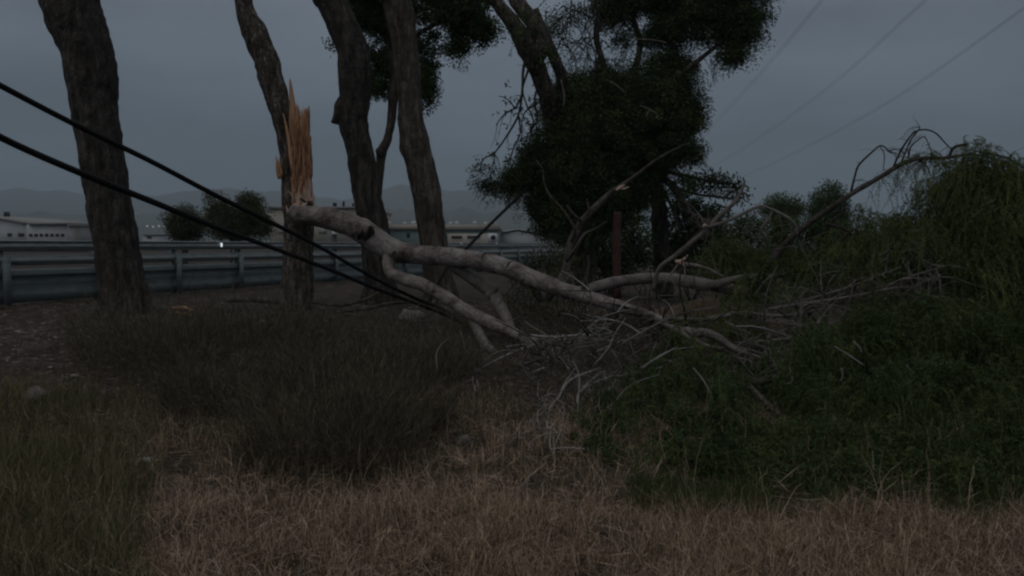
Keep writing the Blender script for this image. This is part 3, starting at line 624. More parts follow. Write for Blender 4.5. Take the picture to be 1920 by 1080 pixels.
b2 = limb('branch', [(733, 470, 30, 12.35), (729, 494, 24, 12.25), (735, 512, 24, 12.1), (757, 523, 24, 11.9), (793, 534, 24, 11.6), (832, 555, 24, 11.3), (871, 580, 24, 11), (910, 601, 24, 10.7), (951, 619, 22, 10.4), (985, 636, 19, 10.1), (1027, 662, 18, 9.8), (1075, 681, 20, 9.5), (1112, 695, 12, 9.3)])
b3 = limb('branch', [(845, 490, 22, 11.95), (863, 507, 22, 11.95), (897, 529, 25, 11.9), (923, 551, 25, 11.8), (936, 572, 24, 11.6), (954, 606, 18, 11.2), (962, 630, 12, 10.9)], 'bark_pale2')
limb('branch', [(886, 598, 16, 10.9), (893, 612, 18, 10.8), (907, 642, 20, 10.4), (926, 665, 20, 10.1), (945, 690, 14, 9.9)], 'bark_pale2')
limb('stub', [(915, 556, 16, 11.75), (928, 544, 10, 11.7), (934, 538, 3, 11.65)], 'bark_pale2', 10)
b5 = limb('branch', [(1060, 552, 22, 10.9), (1095, 545, 21, 11.1), (1140, 532, 22, 11.4), (1190, 524, 22, 11.7), (1240, 522, 22, 11.8), (1290, 528, 24, 11.8), (1340, 537, 22, 11.7), (1400, 548, 18, 11.6), (1450, 560, 10, 11.4)], 'bark_pale2')
b6 = limb('branch', [(1052, 535, 24, 11), (1062, 500, 17, 11.1), (1068, 465, 15, 11.2), (1080, 435, 14, 11.3), (1098, 408, 13, 11.3), (1128, 378, 12, 11.3), (1150, 358, 11, 11.3), (1163, 350, 9, 11.3), (1195, 327, 7, 11.3), (1235, 297, 5, 11.3), (1285, 270, 3, 11.3)], 'bark_branch', 10)
limb('branch', [(1072, 452, 8, 11.2), (1078, 432, 6, 11.1), (1060, 400, 5, 11.1), (1030, 365, 4, 11.1), (1020, 340, 3.5, 11.1), (1018, 320, 3, 11.1), (1005, 300, 2.5, 11.1)], 'bark_branch', 6, 5)
limb('branch', [(1062, 490, 9, 11), (1080, 465, 7, 10.9), (1095, 440, 6, 10.9), (1115, 430, 4, 10.9), (1138, 415, 2, 10.9)], 'bark_branch', 6, 5)
limb('branch', [(1090, 414, 6, 11.2), (1078, 405, 5, 11.1), (1063, 385, 2.5, 11.1)], 'bark_branch', 6, 4)
limb('branch', [(1100, 405, 5, 11.2), (1104, 390, 4, 11.2), (1100, 372, 2, 11.2)], 'bark_branch', 6, 4)
b7 = limb('branch', [(1105, 562, 14, 10.8), (1095, 540, 12, 10.75), (1100, 520, 8, 10.7), (1104, 495, 4, 10.7), (1102, 478, 2, 10.7)], 'bark_branch', 8, 5)
mb = MB()
for pth in ([(688, 446, 16, 12.4), (692, 436, 17, 12.3), (694, 428, 11, 12.2), (695, 423, 3, 12.2)], [(672, 446, 10, 12.4), (676, 436, 11, 12.32), (680, 430, 5, 12.3)]): ptube(mb, pth, sides=10, rough=.3, freq=14)
tag(mb.build('knot', M['bark_dark'], FL, True), 'black scarred knot on the bend of the limb')
for px, py, d_ in ((628, 400, 12.62), (745, 468, 12.12), (905, 480, 11.5), (952, 497, 11.27), (735, 478, 12.1)):
    mb = MB(); ptube(mb, [(px - 3, py + 6, 1.5, d_), (px, py, 3.5, d_), (px + 3, py - 4, 3, d_), (px + 8, py - 7, 1, d_)], sides=7, rough=.4, freq=20); mb.build('bark_scar', M['bark_dark'], FL, True)
mb = MB()
for pth in ([(1155, 357, 7, 11.2), (1165, 350, 6, 11.2), (1172, 347, 1.5, 11.2)], [(1160, 352, 7, 11.22), (1170, 354, 5, 11.2), (1180, 350, 1.5, 11.2)]): splinter(mb, pth)
tag(mb.build('torn_wood', M['wood_pale'], FL, True), 'pinkish torn bark patch on the upright branch')
limb('branch', [(1190, 582, 14, 10.25), (1250, 596, 12, 10.1), (1310, 600, 10, 9.9), (1390, 588, 8, 9.8), (1470, 592, 6, 9.7), (1560, 575, 3, 9.6)], 'bark_pale2', 10, 6)
limb('branch', [(1215, 590, 11, 10.1), (1260, 615, 10, 9.7), (1330, 650, 8, 9.3), (1400, 655, 6, 9.1), (1470, 680, 3, 8.9)], 'bark_pale2', 10, 6)
limb('branch', [(1330, 536, 17, 11.6), (1400, 520, 13, 11.4), (1470, 515, 10, 11.2), (1540, 495, 7, 11), (1620, 490, 3, 10.9)], 'bark_pale2', 10, 6)
limb('branch', [(1400, 548, 14, 11.55), (1480, 572, 11, 11.1), (1560, 570, 8, 10.8), (1660, 560, 4, 10.4)], 'bark_pale2', 10, 6)
limb('branch', [(1105, 690, 12, 9.3), (1150, 705, 9, 9.0), (1200, 700, 7, 8.8), (1260, 712, 4, 8.5)], 'bark_pale2', 10, 6)
limb('branch', [(985, 634, 12, 10.1), (1030, 640, 9, 9.9), (1090, 634, 7, 9.7), (1160, 640, 5, 9.5), (1220, 628, 3, 9.4)], 'bark_pale2', 10, 6)
# drooping fine twigs under the main stem and dark hanging bark
mb = MB()
curve_twigs(mb, main[int(len(main) * .62):], 40, .55, .009, grav=1.4, up=-.6, fork=1); curve_twigs(mb, main[int(len(main) * .9):], 34, .5, .011, grav=.4, up=.1, fork=1); curve_twigs(mb, b5, 18, .5, .006, grav=.9, up=-.1, fork=1)
curve_twigs(mb, b6[:24], 12, .4, .005, grav=.6, up=.1, fork=1)
tag(mb.build('fine_twigs', M['twig_dark'], FL), kind='stuff')
mb = MB()
for pth in ([(995, 629, 5.0, 9.9), (1041, 632, 5.0, 9.8), (1088, 628, 4.3, 9.7), (1119, 629, 3.6, 9.6), (1148, 623, 2.2, 9.5)], [(1005, 645, 5.8, 9.8), (964, 660, 5.0, 9.6), (925, 678, 3.6, 9.4), (894, 694, 2.9, 9.3), (865, 702, 1.4, 9.2)], [(894, 694, 2.2, 9.3), (886, 712, 2.2, 9.25), (893, 735, 1.1, 9.2)],
            [(1124, 691, 5.8, 9.2), (1070, 712, 5.0, 8.9), (1049, 743, 4.3, 8.6), (1030, 767, 4.0, 8.4), (1026, 803, 3.6, 8.2), (1032, 808, 3.2, 8.2), (1031, 834, 2.9, 8.1), (1038, 853, 2.2, 8)], [(1127, 697, 4.3, 9.2), (1096, 725, 3.6, 9), (1083, 741, 2.9, 8.9), (1083, 767, 2.9, 8.8), (1078, 800, 1.8, 8.7)],
            [(1155, 712, 2.9, 9), (1142, 733, 2.9, 8.9), (1135, 751, 2.5, 8.8), (1122, 767, 1.4, 8.8)], [(1135, 751, 2.2, 8.8), (1140, 766, 1.4, 8.8)], [(1062, 632, 3.6, 9.7), (1052, 647, 3.6, 9.6), (1049, 663, 3.6, 9.5), (1067, 694, 2.2, 9.4)], [(1161, 641, 3.6, 9.4), (1119, 658, 2.9, 9.4), (1104, 666, 2.2, 9.4)],
            [(1085, 645, 2.9, 9.5), (1067, 658, 2.9, 9.5), (1047, 666, 2.2, 9.4)], [(1028, 756, 2.2, 8.5), (1008, 774, 2.2, 8.4), (1013, 808, 1.4, 8.3)], [(1027, 803, 2.2, 8.2), (1042, 808, 1.8, 8.15), (1052, 816, 1.1, 8.1)], [(1028, 668, 2.9, 9.5), (1022, 695, 1.4, 9.4)], [(1010, 718, 1.8, 9), (1008, 740, 1.8, 9), (1016, 757, 1.1, 8.9)]):
    mb = MB(); c, r = ptube(mb, pth, clear=.05, sides=6, sub=5, rough=.15, freq=14)
    curve_twigs(mb, c[2:], 9, .42, .0075, grav=.5, up=0, fork=2)
    mb.build('dead_twig', M['twig'], FL)
for b_ in ell_pts([(1085, 690, 70, 60, 8.9), (1050, 645, 80, 22, 9.3), (1290, 610, 70, 25, 9.4), (1400, 600, 80, 30, 9.4), (1500, 570, 80, 25, 9.6), (960, 668, 55, 18, 9.2), (1230, 625, 60, 25, 9.3), (1120, 640, 50, 40, 9), (1190, 660, 60, 40, 8.6), (1020, 700, 60, 40, 8.6), (1235, 600, 30, 12, 9.9)], 24):
    b_[2] = max(b_[2], float(GH(b_[0], b_[1])) + .12); mb = MB(); curve_twigs(mb, b_, 1, .85, .0125, grav=.3, up=.05, fork=2); curve_twigs(mb, b_, 1, .5, .009, grav=.5, up=.0, fork=2); mb.build('dead_twig', M['twig' if rng.random() < .4 else 'bark_branch'], FL)
# cut looking log end lying on the limb's far side
limb('branch', [(1240, 604, 10, 9.9), (1290, 622, 18, 9.6), (1320, 624, 18, 9.5), (1345, 632, 14, 9.3), (1380, 655, 10, 9.0), (1430, 672, 6, 8.8)], 'bark_pale2', 12)
# feathery leaves still on it
def unit(v): return v / (np.linalg.norm(v, axis=1)[:, None] + 1e-9)
mb = MB()
EM = [(1345, 475, 40, 42, 12.4, .8), (1390, 485, 60, 45, 12.4, .8), (1430, 520, 50, 45, 10.8, .7), (1500, 490, 50, 50, 11, .9), (1330, 590, 60, 30, 9.8, .5), (1400, 610, 60, 40, 9.6, .6), (1470, 580, 40, 40, 10.2, .5), (1280, 640, 60, 30, 9, .4), (1550, 500, 40, 60, 10.8, .8)]
pb, db = clumps(ell_pts(EM, 56, .6, .8, .3), 11, .06); sprays(mb, pb, db, rng.uniform(.26, .5, len(pb)), 44, .044, .009, 1.15)
mb.build('foliage', M['leaf_fresh'], FL)
mb = MB()
for pth in ([(1225, 545, 8, 11.3), (1235, 505, 8, 11.2), (1268, 478, 10, 11.1), (1320, 435, 9, 11), (1345, 408, 9, 11), (1375, 382, 8, 11), (1388, 362, 7, 11), (1397, 338, 4, 11)], [(1320, 428, 7, 10.95), (1370, 412, 6, 10.9), (1420, 388, 6, 10.8), (1445, 392, 6, 10.8), (1480, 410, 5, 10.7), (1492, 425, 4, 10.7), (1495, 440, 3, 10.7)], [(1448, 396, 5, 10.8), (1440, 412, 5, 10.8), (1428, 428, 4, 10.8), (1422, 452, 3, 10.8)],
            [(1272, 494, 8, 11), (1300, 497, 7, 10.9), (1330, 505, 5, 10.8), (1358, 520, 3, 10.7)], [(1272, 496, 5, 11), (1258, 514, 4, 10.95), (1250, 525, 3, 10.9)], [(1284, 498, 4, 10.95), (1284, 520, 3, 10.9), (1285, 545, 2, 10.9)], [(1322, 422, 5, 10.95), (1314, 408, 4, 10.95), (1308, 398, 2, 10.95)], [(1322, 424, 4, 10.95), (1330, 410, 2, 10.95)]):
    mb = MB(); c, r = ptube(mb, pth, sides=7, sub=5, rough=.14, freq=12); curve_twigs(mb, c[4:], 9, .34, .0045, grav=.6, fork=1); mb.build('branch', M['bark_pale2'], FL, True)
mb = MB(); splinter(mb, [(1266, 490, 5, 10.9), (1275, 491, 9, 10.9), (1285, 484, 5, 10.9), (1290, 478, 1, 10.9)]); splinter(mb, [(1268, 493, 4, 10.9), (1278, 494, 8, 10.9), (1284, 500, 2, 10.9)]); splinter(mb, [(1318, 426, 4, 10.9), (1322, 422, 6, 10.9), (1327, 424, 2, 10.9)])
tag(mb.build('torn_wood', M['wood_pale'], FL, True), 'raw pale break on a smaller upright branch')

# dead pile lying across the middle right
DB = thing('dead_branch', 'bare pale dead branches lying low across the middle right, under the leafy bough', 'dead branch', gp(1560, 9.5))
mb = MB()
for pth in ([(1440, 580, 5.6, 9.8), (1500, 570, 6.3, 9.7), (1560, 562, 5.6, 9.6), (1620, 552, 6.3, 9.5), (1680, 540, 5.6, 9.4), (1715, 537, 3.5, 9.4), (1765, 515, 2.8, 9.3)], [(1705, 538, 4.9, 9.4), (1720, 548, 4.2, 9.35), (1738, 558, 2.8, 9.3)], [(1650, 548, 3.5, 9.45), (1680, 528, 3.5, 9.4), (1740, 508, 2.8, 9.3), (1770, 500, 2.1, 9.3)], [(1490, 575, 2.8, 9.7), (1535, 568, 2.8, 9.6), (1550, 578, 2.1, 9.5)], [(1500, 565, 3.5, 9.7), (1570, 545, 3.5, 9.6), (1620, 528, 2.8, 9.5), (1690, 500, 2.1, 9.4)],
            [(1370, 585, 4.2, 9.8), (1430, 600, 4.2, 9.6), (1500, 610, 3.5, 9.4), (1540, 605, 2.1, 9.3)], [(1690, 595, 2.8, 8.8), (1720, 600, 2.8, 8.7), (1750, 612, 2.1, 8.6)], [(1420, 640, 4.9, 9), (1470, 636, 5.6, 8.9), (1510, 632, 4.2, 8.8)], [(1400, 720, 4.2, 8.2), (1420, 705, 4.2, 8.2), (1445, 695, 3.5, 8.3)], [(1440, 630, 4.2, 8.9), (1445, 660, 3.5, 8.7), (1450, 680, 2.8, 8.5)]):
    mb = MB(); c, r = ptube(mb, pth, clear=.06, sides=7, sub=5, rough=.14, freq=12); curve_twigs(mb, c[3:], 12, .5, .008, grav=.4, fork=2); mb.build('stem', M['bark_pale2'], DB, True)
mb = MB(); curve_twigs(mb, ell_pts([(1560, 560, 130, 30, 9.5), (1450, 640, 70, 20, 9), (1640, 540, 80, 25, 9.4)], 10), 80, .5, .006, grav=.4, fork=1); tag(mb.build('fine_twigs', M['bark_mid'], DB), kind='stuff')

# ---------------------------------------------------------------- long slanting bough with the leafy mass at upper right
SB = thing('leafy_bough', 'long slanting broken bough arching up to a drooping leafy mass at upper right', 'fallen branch', gp(1500, 11))
sb = limb('stem', [(1400, 560, 12.8, 11), (1450, 482, 11.9, 10.9), (1500, 432, 11.0, 10.8), (1540, 402, 11.0, 10.7), (1575, 378, 10.2, 10.6), (1605, 358, 10.2, 10.6), (1650, 332, 9.3, 10.5), (1690, 308, 9.3, 10.5), (1725, 297, 7.6, 10.4), (1770, 296, 6.0, 10.4), (1830, 290, 4.2, 10.3), (1900, 310, 2.5, 10.2)], 'bark_branch', 10, parent=SB)
mb = MB()
arcs = [[(1596, 358, 5, 10.6), (1603, 330, 4, 10.6), (1610, 310, 4, 10.6), (1632, 288, 3.5, 10.6), (1652, 273, 3, 10.6), (1668, 284, 2.5, 10.6), (1682, 288, 2, 10.6)], [(1650, 274, 2, 10.6), (1658, 290, 2, 10.6), (1656, 320, 1.5, 10.6)], [(1675, 315, 5, 10.5), (1683, 295, 4, 10.5), (1698, 268, 4, 10.5), (1715, 248, 3, 10.5), (1735, 243, 3, 10.5), (1755, 250, 3, 10.5), (1772, 268, 2.5, 10.4), (1786, 282, 2, 10.4)],
        [(1690, 305, 4, 10.5), (1700, 280, 3, 10.5), (1708, 262, 3, 10.5), (1722, 244, 2.5, 10.5), (1725, 238, 1.5, 10.5)], [(1703, 296, 4, 10.5), (1708, 275, 3, 10.5), (1722, 262, 2.5, 10.5), (1735, 258, 2, 10.5), (1748, 290, 1.5, 10.4)], [(1835, 285, 4, 10.3), (1870, 290, 3, 10.3), (1905, 305, 3, 10.2), (1940, 330, 2, 10.1)], [(1725, 300, 4, 10.4), (1738, 312, 3, 10.4), (1745, 330, 2, 10.4)],
        [(1780, 292, 6, 10.4), (1790, 276, 6, 10.4), (1815, 270, 5, 10.3)], [(1560, 470, 5, 10.4), (1600, 430, 4, 10.3), (1612, 455, 3, 10.3)], [(1550, 420, 6, 10.5), (1580, 428, 5, 10.4), (1602, 448, 4, 10.4), (1604, 480, 3, 10.3)], [(1540, 445, 5, 10.6), (1560, 415, 4, 10.5), (1590, 390, 3, 10.5)]]
al = []
for pth in arcs:
    c, r = ptube(mb, pth, sides=6, sub=5); al.append(c)
curve_twigs(mb, np.vstack([al[0], al[2], al[3], al[4], al[5], sb[len(sb) // 2:]]), 46, .26, .0045, grav=.7, up=.05, fork=1)
mb.build('arching_twigs', M['twig_dark'], SB)
mb = MB()
ER = [(1850, 330, 75, 45, 10.2, 1.8), (1815, 286, 32, 20, 10.3, 2), (1905, 345, 60, 45, 10, 1.8), (1790, 345, 40, 40, 10.3, 1.2), (1870, 410, 110, 70, 10), (1780, 400, 60, 45, 10.3, .8), (1780, 460, 110, 60, 9.9), (1900, 480, 80, 70, 9.6), (1680, 440, 70, 40, 10.3, .8), (1640, 480, 60, 45, 10.2), (1700, 490, 80, 40, 10), (1610, 430, 40, 30, 10.5, .5), (1740, 355, 26, 22, 10.4, .35), (1760, 300, 20, 25, 10.4, .4), (1600, 470, 50, 40, 10.4, .9), (1850, 530, 90, 40, 9.5), (1980, 420, 90, 120, 9.9), (1850, 590, 110, 60, 9.2), (1700, 560, 60, 30, 9.6, .4), (1760, 590, 80, 40, 9, .7), (1730, 400, 35, 30, 10.3, .5), (1950, 540, 80, 60, 9.4)]
pb, db = clumps(ell_pts(ER, 50, .55, .8, .3), 11, .07); sprays(mb, pb, db, rng.uniform(.3, .6, len(pb)), 46, .044, .0085, 1.3)
pt = al[2][::3]; pt2 = sb[len(sb) // 2 + 6::2]
sprays(mb, np.vstack([pt2, pt2]) , unit(rand_unit(2 * len(pt2)) + (0, 0, -.3)), .3, 22, .045, .009, 1.0)
sprays(mb, np.array([P(1735, 262, 10.45), P(1745, 270, 10.4), P(1628, 352, 10.5), P(1650, 340, 10.5), P(1690, 330, 10.5), P(1745, 262, 10.4)]), unit(rand_unit(6) + (0, 0, -.8)), .38, 24, .05, .01, 1.0)
mb.build('foliage', M['leaf_fresh'], SB)

# front leafy mass lying on the ground
FB = thing('fallen_treetop', 'big dark green fallen crown lying on the ground at lower right', 'fallen branch', gp(1550, 7))
mb = MB()
EF = [(1280, 890, 80, 34, 5.9, 2.2), (1420, 885, 90, 40, 5.8, 2.2), (1560, 890, 90, 44, 5.7, 2.2), (1700, 890, 90, 44, 5.7, 2.2), (1840, 890, 90, 44, 5.7, 2.2), (1960, 890, 60, 44, 5.7, 2), (2150, 800, 160, 110, 6.6), (2150, 650, 140, 100, 8.2), (1380, 850, 90, 40, 6.3, 2), (1560, 840, 100, 40, 6.2, 1.6), (1740, 840, 100, 40, 6.2, 1.6), (1900, 830, 90, 50, 6.3, 1.6), (1650, 610, 90, 40, 8.8), (1560, 640, 70, 40, 8.7), (1600, 660, 120, 70, 8.4), (1480, 680, 90, 60, 8.2), (1720, 640, 120, 70, 8.6), (1860, 650, 110, 90, 8.4), (1560, 750, 150, 90, 7.4), (1720, 750, 140, 90, 7.5), (1860, 780, 110, 100, 7.2), (1330, 720, 90, 60, 7.8), (1250, 700, 70, 55, 8.2, .8), (1230, 790, 100, 70, 7.1), (1360, 800, 110, 80, 6.8), (1140, 840, 80, 50, 6.7), (1250, 860, 110, 50, 6.3), (1480, 850, 120, 60, 6.5), (1640, 860, 120, 60, 6.4), (1800, 870, 120, 60, 6.3), (1950, 860, 90, 90, 6.5), (1960, 640, 90, 110, 8.4), (1180, 760, 50, 40, 7.6, .7), (1100, 880, 50, 28, 6.2, .6)]
pb, db = clumps(ell_pts(EF, 32, .4, .9, .3), 22, .075); pb[:, 2] = np.maximum(pb[:, 2], GH(pb[:, 0], pb[:, 1]) + .06)
sprays(mb, pb, db, rng.uniform(.22, .48, len(pb)), 44, .042, .0078, 1.3)
mb.build('foliage', M['leaf_pepper'], FB)
mb = MB()
for pth in ([(1250, 760, 14, 7.8), (1400, 720, 16, 8), (1560, 690, 14, 8.3), (1720, 650, 12, 8.6)], [(1400, 720, 12, 8), (1480, 790, 10, 7.3), (1600, 830, 7, 6.8)], [(1560, 690, 10, 8.3), (1700, 740, 9, 7.7), (1850, 760, 6, 7.3)], [(1300, 750, 9, 7.9), (1260, 820, 7, 7), (1180, 850, 4, 6.6)]):
    ptube(mb, pth, sides=8, rough=.1)
mb.build('stem', M['bark_mid'], FB, True)
mb = MB()
for pth in ([(1600, 640, 3, 7.6), (1612, 652, 3, 7.6), (1616, 662, 2, 7.6)], [(1565, 650, 3, 7.6), (1590, 665, 3, 7.6), (1620, 685, 2, 7.5)], [(1480, 690, 3, 7.3), (1485, 715, 2.5, 7.3), (1470, 720, 1.5, 7.3)], [(1578, 690, 3, 7.1), (1580, 705, 2.5, 7.1), (1575, 715, 1.5, 7.1)], [(1700, 685, 3, 7.3), (1712, 700, 2, 7.3)], [(1300, 690, 3, 7.1), (1320, 715, 3, 7), (1340, 755, 2, 6.9)], [(1120, 815, 3, 6.3), (1128, 832, 3, 6.2), (1145, 842, 2.5, 6.2), (1150, 860, 1.5, 6.1)],
            [(1270, 650, 3, 8.2), (1235, 670, 3, 8.1), (1200, 690, 2, 8)], [(1205, 690, 3, 8), (1250, 660, 3, 8.2), (1300, 650, 2, 8.3)], [(1640, 930, 2.5, 5.5), (1638, 880, 2.5, 5.6), (1636, 845, 1.5, 5.7)]):
    mb = MB(); ptube(mb, pth, sides=5, sub=4, rough=.15, freq=14); mb.build('dead_twig', M['twig'], FB)

# red earth and rocks glimpsed between the branches
V, Fq = grid(-1, 1, 50, -1, 1, 30, lambda X, Y: X * 0)
cE = gp(1355, 13.3); V = np.column_stack([cE[0] + V[:, 0] * 1.15, 13.3 + V[:, 1] * .9, V[:, 0] * 0])
rr = np.sqrt(((V[:, 0] - cE[0]) / 1.15) ** 2 + ((V[:, 1] - 13.3) / .9) ** 2)
V[:, 2] = GH(V[:, 0], V[:, 1]) - .05 + .40 * np.clip(1 - rr, 0, 1) ** .6 * (1 + .3 * fbm(V * 3 + 2))
tag(mesh_obj('earth_bank', V, Fq, M['earth'], smooth=True), kind='structure')

# ---------------------------------------------------------------- cables and lines
def cable(name, path, label, m='cable', cat='cable', sub=14, sides=10, group=None):
    mb = MB(); ptube(mb, path, sides=sides, sub=sub); return tag(mb.build(name, M[m], None, True), label, cat, group)
def sagline(a, b, w0, w1, sag, n=8): pass
cable('black_cable', [(-260, 20, 14.3, 5.2), (0, 160, 11.8, 6.2), (140, 233, 10.9, 7), (280, 301, 10.1, 7.8), (400, 364, 9.7, 8.7), (500, 413, 9.2, 9.4), (590, 458, 7.6, 10.2), (660, 498, 7.1, 10.8), (720, 531, 6.7, 11.4), (780, 560, 6.7, 12), (830, 580, 6.7, 12.6), (880, 610, 6.7, 12.4)], 'upper of the two thick black cables sagging down from the left edge')
cable('black_cable', [(-260, 120, 16.8, 4.9), (0, 257, 13.4, 5.9), (150, 324, 12.6, 6.7), (280, 376, 11.8, 7.5), (400, 424, 10.1, 8.3), (520, 468, 8.4, 9.2), (620, 506, 7.6, 9.9), (700, 539, 7.6, 10.5), (780, 569, 6.7, 11.2), (850, 597, 6.7, 11.8), (900, 628, 6.7, 11.5)], 'lower of the two thick black cables sagging down from the left edge')
cable('black_cable', [(800, 580, 6, 13.2), (830, 515, 6, 13.6), (885, 455, 6, 14.2), (930, 410, 6, 14.8), (968, 373, 6, 15.4), (1020, 320, 6, 16.2)], 'thin black cable rising from behind the fallen limb into the dense tree')
for k, (lab, pa) in enumerate((('leftmost faint overhead power line in the sky right of the dense tree', [(1290, 290, 420), (1330, 240, 330), (1430, 130, 220), (1540, -2, 150), (1640, -130, 110)]),
        ('middle faint overhead power line in the sky right of the dense tree', [(1280, 340, 420), (1370, 290, 320), (1530, 180, 220), (1735, -2, 150), (1900, -150, 110)]),
        ('rightmost faint overhead power line, reaching the right edge of the sky', [(1380, 335, 420), (1480, 290, 320), (1660, 193, 220), (1915, 17, 150), (2100, -120, 110)]))):
    mb = MB()
    for off in (0, 5):
        p = [P(x + off * min(1, d_ / 330 + .35), y + off * .2, d_) for x, y, d_ in pa]; tube(mb, p, [.03] * len(p), 6, 12)
    tag(mb.build('power_line', M['wire']), lab, 'power line')

# ---------------------------------------------------------------- ground plants
def blades(C, h, lean, wd, m=4, curve=.5):
    n = len(C); a = rng.uniform(0, 2 * math.pi, n); ld = np.column_stack([np.cos(a), np.sin(a), np.zeros(n)])
    h = np.broadcast_to(h, (n,)); lean = np.broadcast_to(lean, (n,)); t = np.linspace(0, 1, m)
    sd_ = np.column_stack([-ld[:, 1], ld[:, 0], np.zeros(n)]); b = rng.uniform(0, 2 * math.pi, n)
    sd_ = np.column_stack([np.cos(b), np.sin(b), np.zeros(n)])
    pos = C[:, None] + (np.array((0, 0, 1.0)) * (h[:, None] * (t - curve * .35 * t ** 2 * lean[:, None]))[..., None]) + ld[:, None] * (h * lean)[:, None, None] * (t ** (1 + curve))[None, :, None]
    w = (np.broadcast_to(wd, (n,))[:, None] * (1 - .75 * t)[None])[..., None] * .5
    V = np.stack([pos - sd_[:, None] * w, pos + sd_[:, None] * w], 2).reshape(-1, 3)
    bs = (np.arange(n) * m * 2)[:, None]; k = np.arange(m - 1)[None] * 2
    return V, np.stack([bs + k, bs + k + 1, bs + k + 3, bs + k + 2], -1).reshape(-1, 4)
def scatter(x0, x1, d0, d1, n, clump=0.0, fr=1.5, dens=None):
    """points on the ground between picture columns x0..x1 and depths d0..d1"""
    d_ = np.sqrt(rng.uniform(d0 ** 2, d1 ** 2, n)); px = rng.uniform(x0, x1, n); x = (px - 960) / F * d_
    if clump:
        k = vnoise(np.column_stack([x * fr, d_ * fr, x * 0 + 5.5])) * .5 + .5; keep = rng.random(n) < np.clip(1 - clump + clump * 2 * (k - .15), 0, 1); x, d_, px = x[keep], d_[keep], px[keep]
    if dens is not None:
        keep = rng.random(len(x)) < dens(px, d_); x, d_ = x[keep], d_[keep]
    return np.column_stack([x, d_, GH(x, d_) - .01])
def py_of(d_): return 460 + CAMZ * F / d_
def tufts(C, per, h, wd, spread=.06, lean=.9, m=5):
    """grass tufts: blades that leave one foot and lean outward"""
    n = len(C); k = n * per; a = rng.uniform(0, 6.283, k); r = spread * np.sqrt(rng.random(k))
    o = np.column_stack([np.cos(a), np.sin(a), np.zeros(k)]); c = np.repeat(C, per, 0) + o * r[:, None]; c[:, 2] = GH(c[:, 0], c[:, 1]) - .01
    hh = np.repeat(h * rng.uniform(.6, 1.3, n), per) * rng.uniform(.5, 1.1, k); ln = lean * rng.random(k) ** 1.3
    t = np.linspace(0, 1, m); a2 = a + rng.normal(size=k) * .9; o2 = np.column_stack([np.cos(a2), np.sin(a2), np.zeros(k)])
    pos = c[:, None] + np.array((0, 0, 1.0)) * (hh[:, None] * (t - .45 * np.minimum(ln, 1)[:, None] * t ** 2))[..., None] + o2[:, None] * (hh * ln)[:, None, None] * (t ** 1.6)[None, :, None] + rng.normal(size=(k, m, 3)) * (.012 * t)[None, :, None]
    b = rng.uniform(0, 6.283, k); sd_ = np.column_stack([np.cos(b), np.sin(b), np.zeros(k)])[:, None]; w = (wd * rng.uniform(.6, 1.3, k)[:, None] * (1 - .75 * t)[None])[..., None] * .5
    V = np.stack([pos - sd_ * w, pos + sd_ * w], 2).reshape(-1, 3); bs = (np.arange(k) * m * 2)[:, None]; q = np.arange(m - 1)[None] * 2
    return V, np.stack([bs + q, bs + q + 1, bs + q + 3, bs + q + 2], -1).reshape(-1, 4)
mb = MB()
c = scatter(-100, 2500, 3.6, 5.15, 5650, 1.0, 1.9, lambda px, d_: np.where(px < 230, .32, np.where(px < 850, .6, 1)))
mb.add(*tufts(c, 16, .14, .0034, .06, 1.9)); c = c[rng.random(len(c)) < .07]; mb.add(*tufts(c, 10, .28, .0034, .05, 1.0, 6))
c = scatter(220, 1250, 4.8, 8.0, 2300, .9, 1.7, lambda px, d_: np.where((px > 480) & (px < 700), .4, 1))
mb.add(*tufts(c, 9, .15, .0036, .08, 1.1))
c = scatter(150, 1960, 3.9, 6.8, 520, .5, 3); mb.add(*tufts(c, 4, .36, .0036, .03, .9, 7))
c = scatter(-100, 2600, 3.6, 7.5, 15000, .6, 1.8); n = len(c); d_ = rand_unit(n); d_[:, 2] = np.abs(d_[:, 2]) * .35; mb.add(*leaves(c + (0, 0, .03), unit(d_), rng.uniform(.08, .25, n), .004))
tag(mb.build('dry_grass', M['straw']), 'tan dry grass and straw stalks covering the foreground', 'grass', kind='stuff')
mb = MB()
c = scatter(-160, 340, 3.6, 8.4, 2100, .7, 1.6, lambda px, d_: np.clip((300 - px) / 130, 0, 1) * np.clip((8.4 - d_) / 2, 0, 1)); mb.add(*tufts(c, 12, .30, .0055, .08, .8, 6))
c = scatter(300, 1950, 3.7, 7.5, 700, 1.0, 1.0); mb.add(*tufts(c, 10, .15, .0045, .07, 1.1, 5))
tag(mb.build('weeds', M['weed']), 'olive green weeds growing thick at lower left', 'weeds', kind='stuff')
mb = MB()
c = scatter(1190, 1450, 5.05, 5.6, 420, .5, 3); mb.add(*tufts(c, 14, .17, .006, .05, 1.3, 6))
c = scatter(1460, 1950, 5.0, 5.6, 170, .8, 2); mb.add(*tufts(c, 10, .16, .005, .06, 1.2, 6))
tag(mb.build('green_grass', M['grass']), 'fresh green grass tufts along the front of the fallen crown', 'grass', kind='stuff')
# litter: twigs, bark scraps and straw lying flat
mb = MB(); c = np.vstack([scatter(-400, 2600, 3.8, 12, 16000, .6, 1.5), scatter(-150, 1300, 8, 15, 16000, .7, .9)]); n = len(c)
d_ = rand_unit(n); d_[:, 2] *= .25; d_ = unit(d_); mb.add(*leaves(c + (0, 0, .025), d_, rng.uniform(.02, .16, n) , rng.uniform(.002, .010, n)))
tag(mb.build('litter', M['litter']), 'twigs bark scraps and straw littering the bare soil', 'litter', kind='stuff')

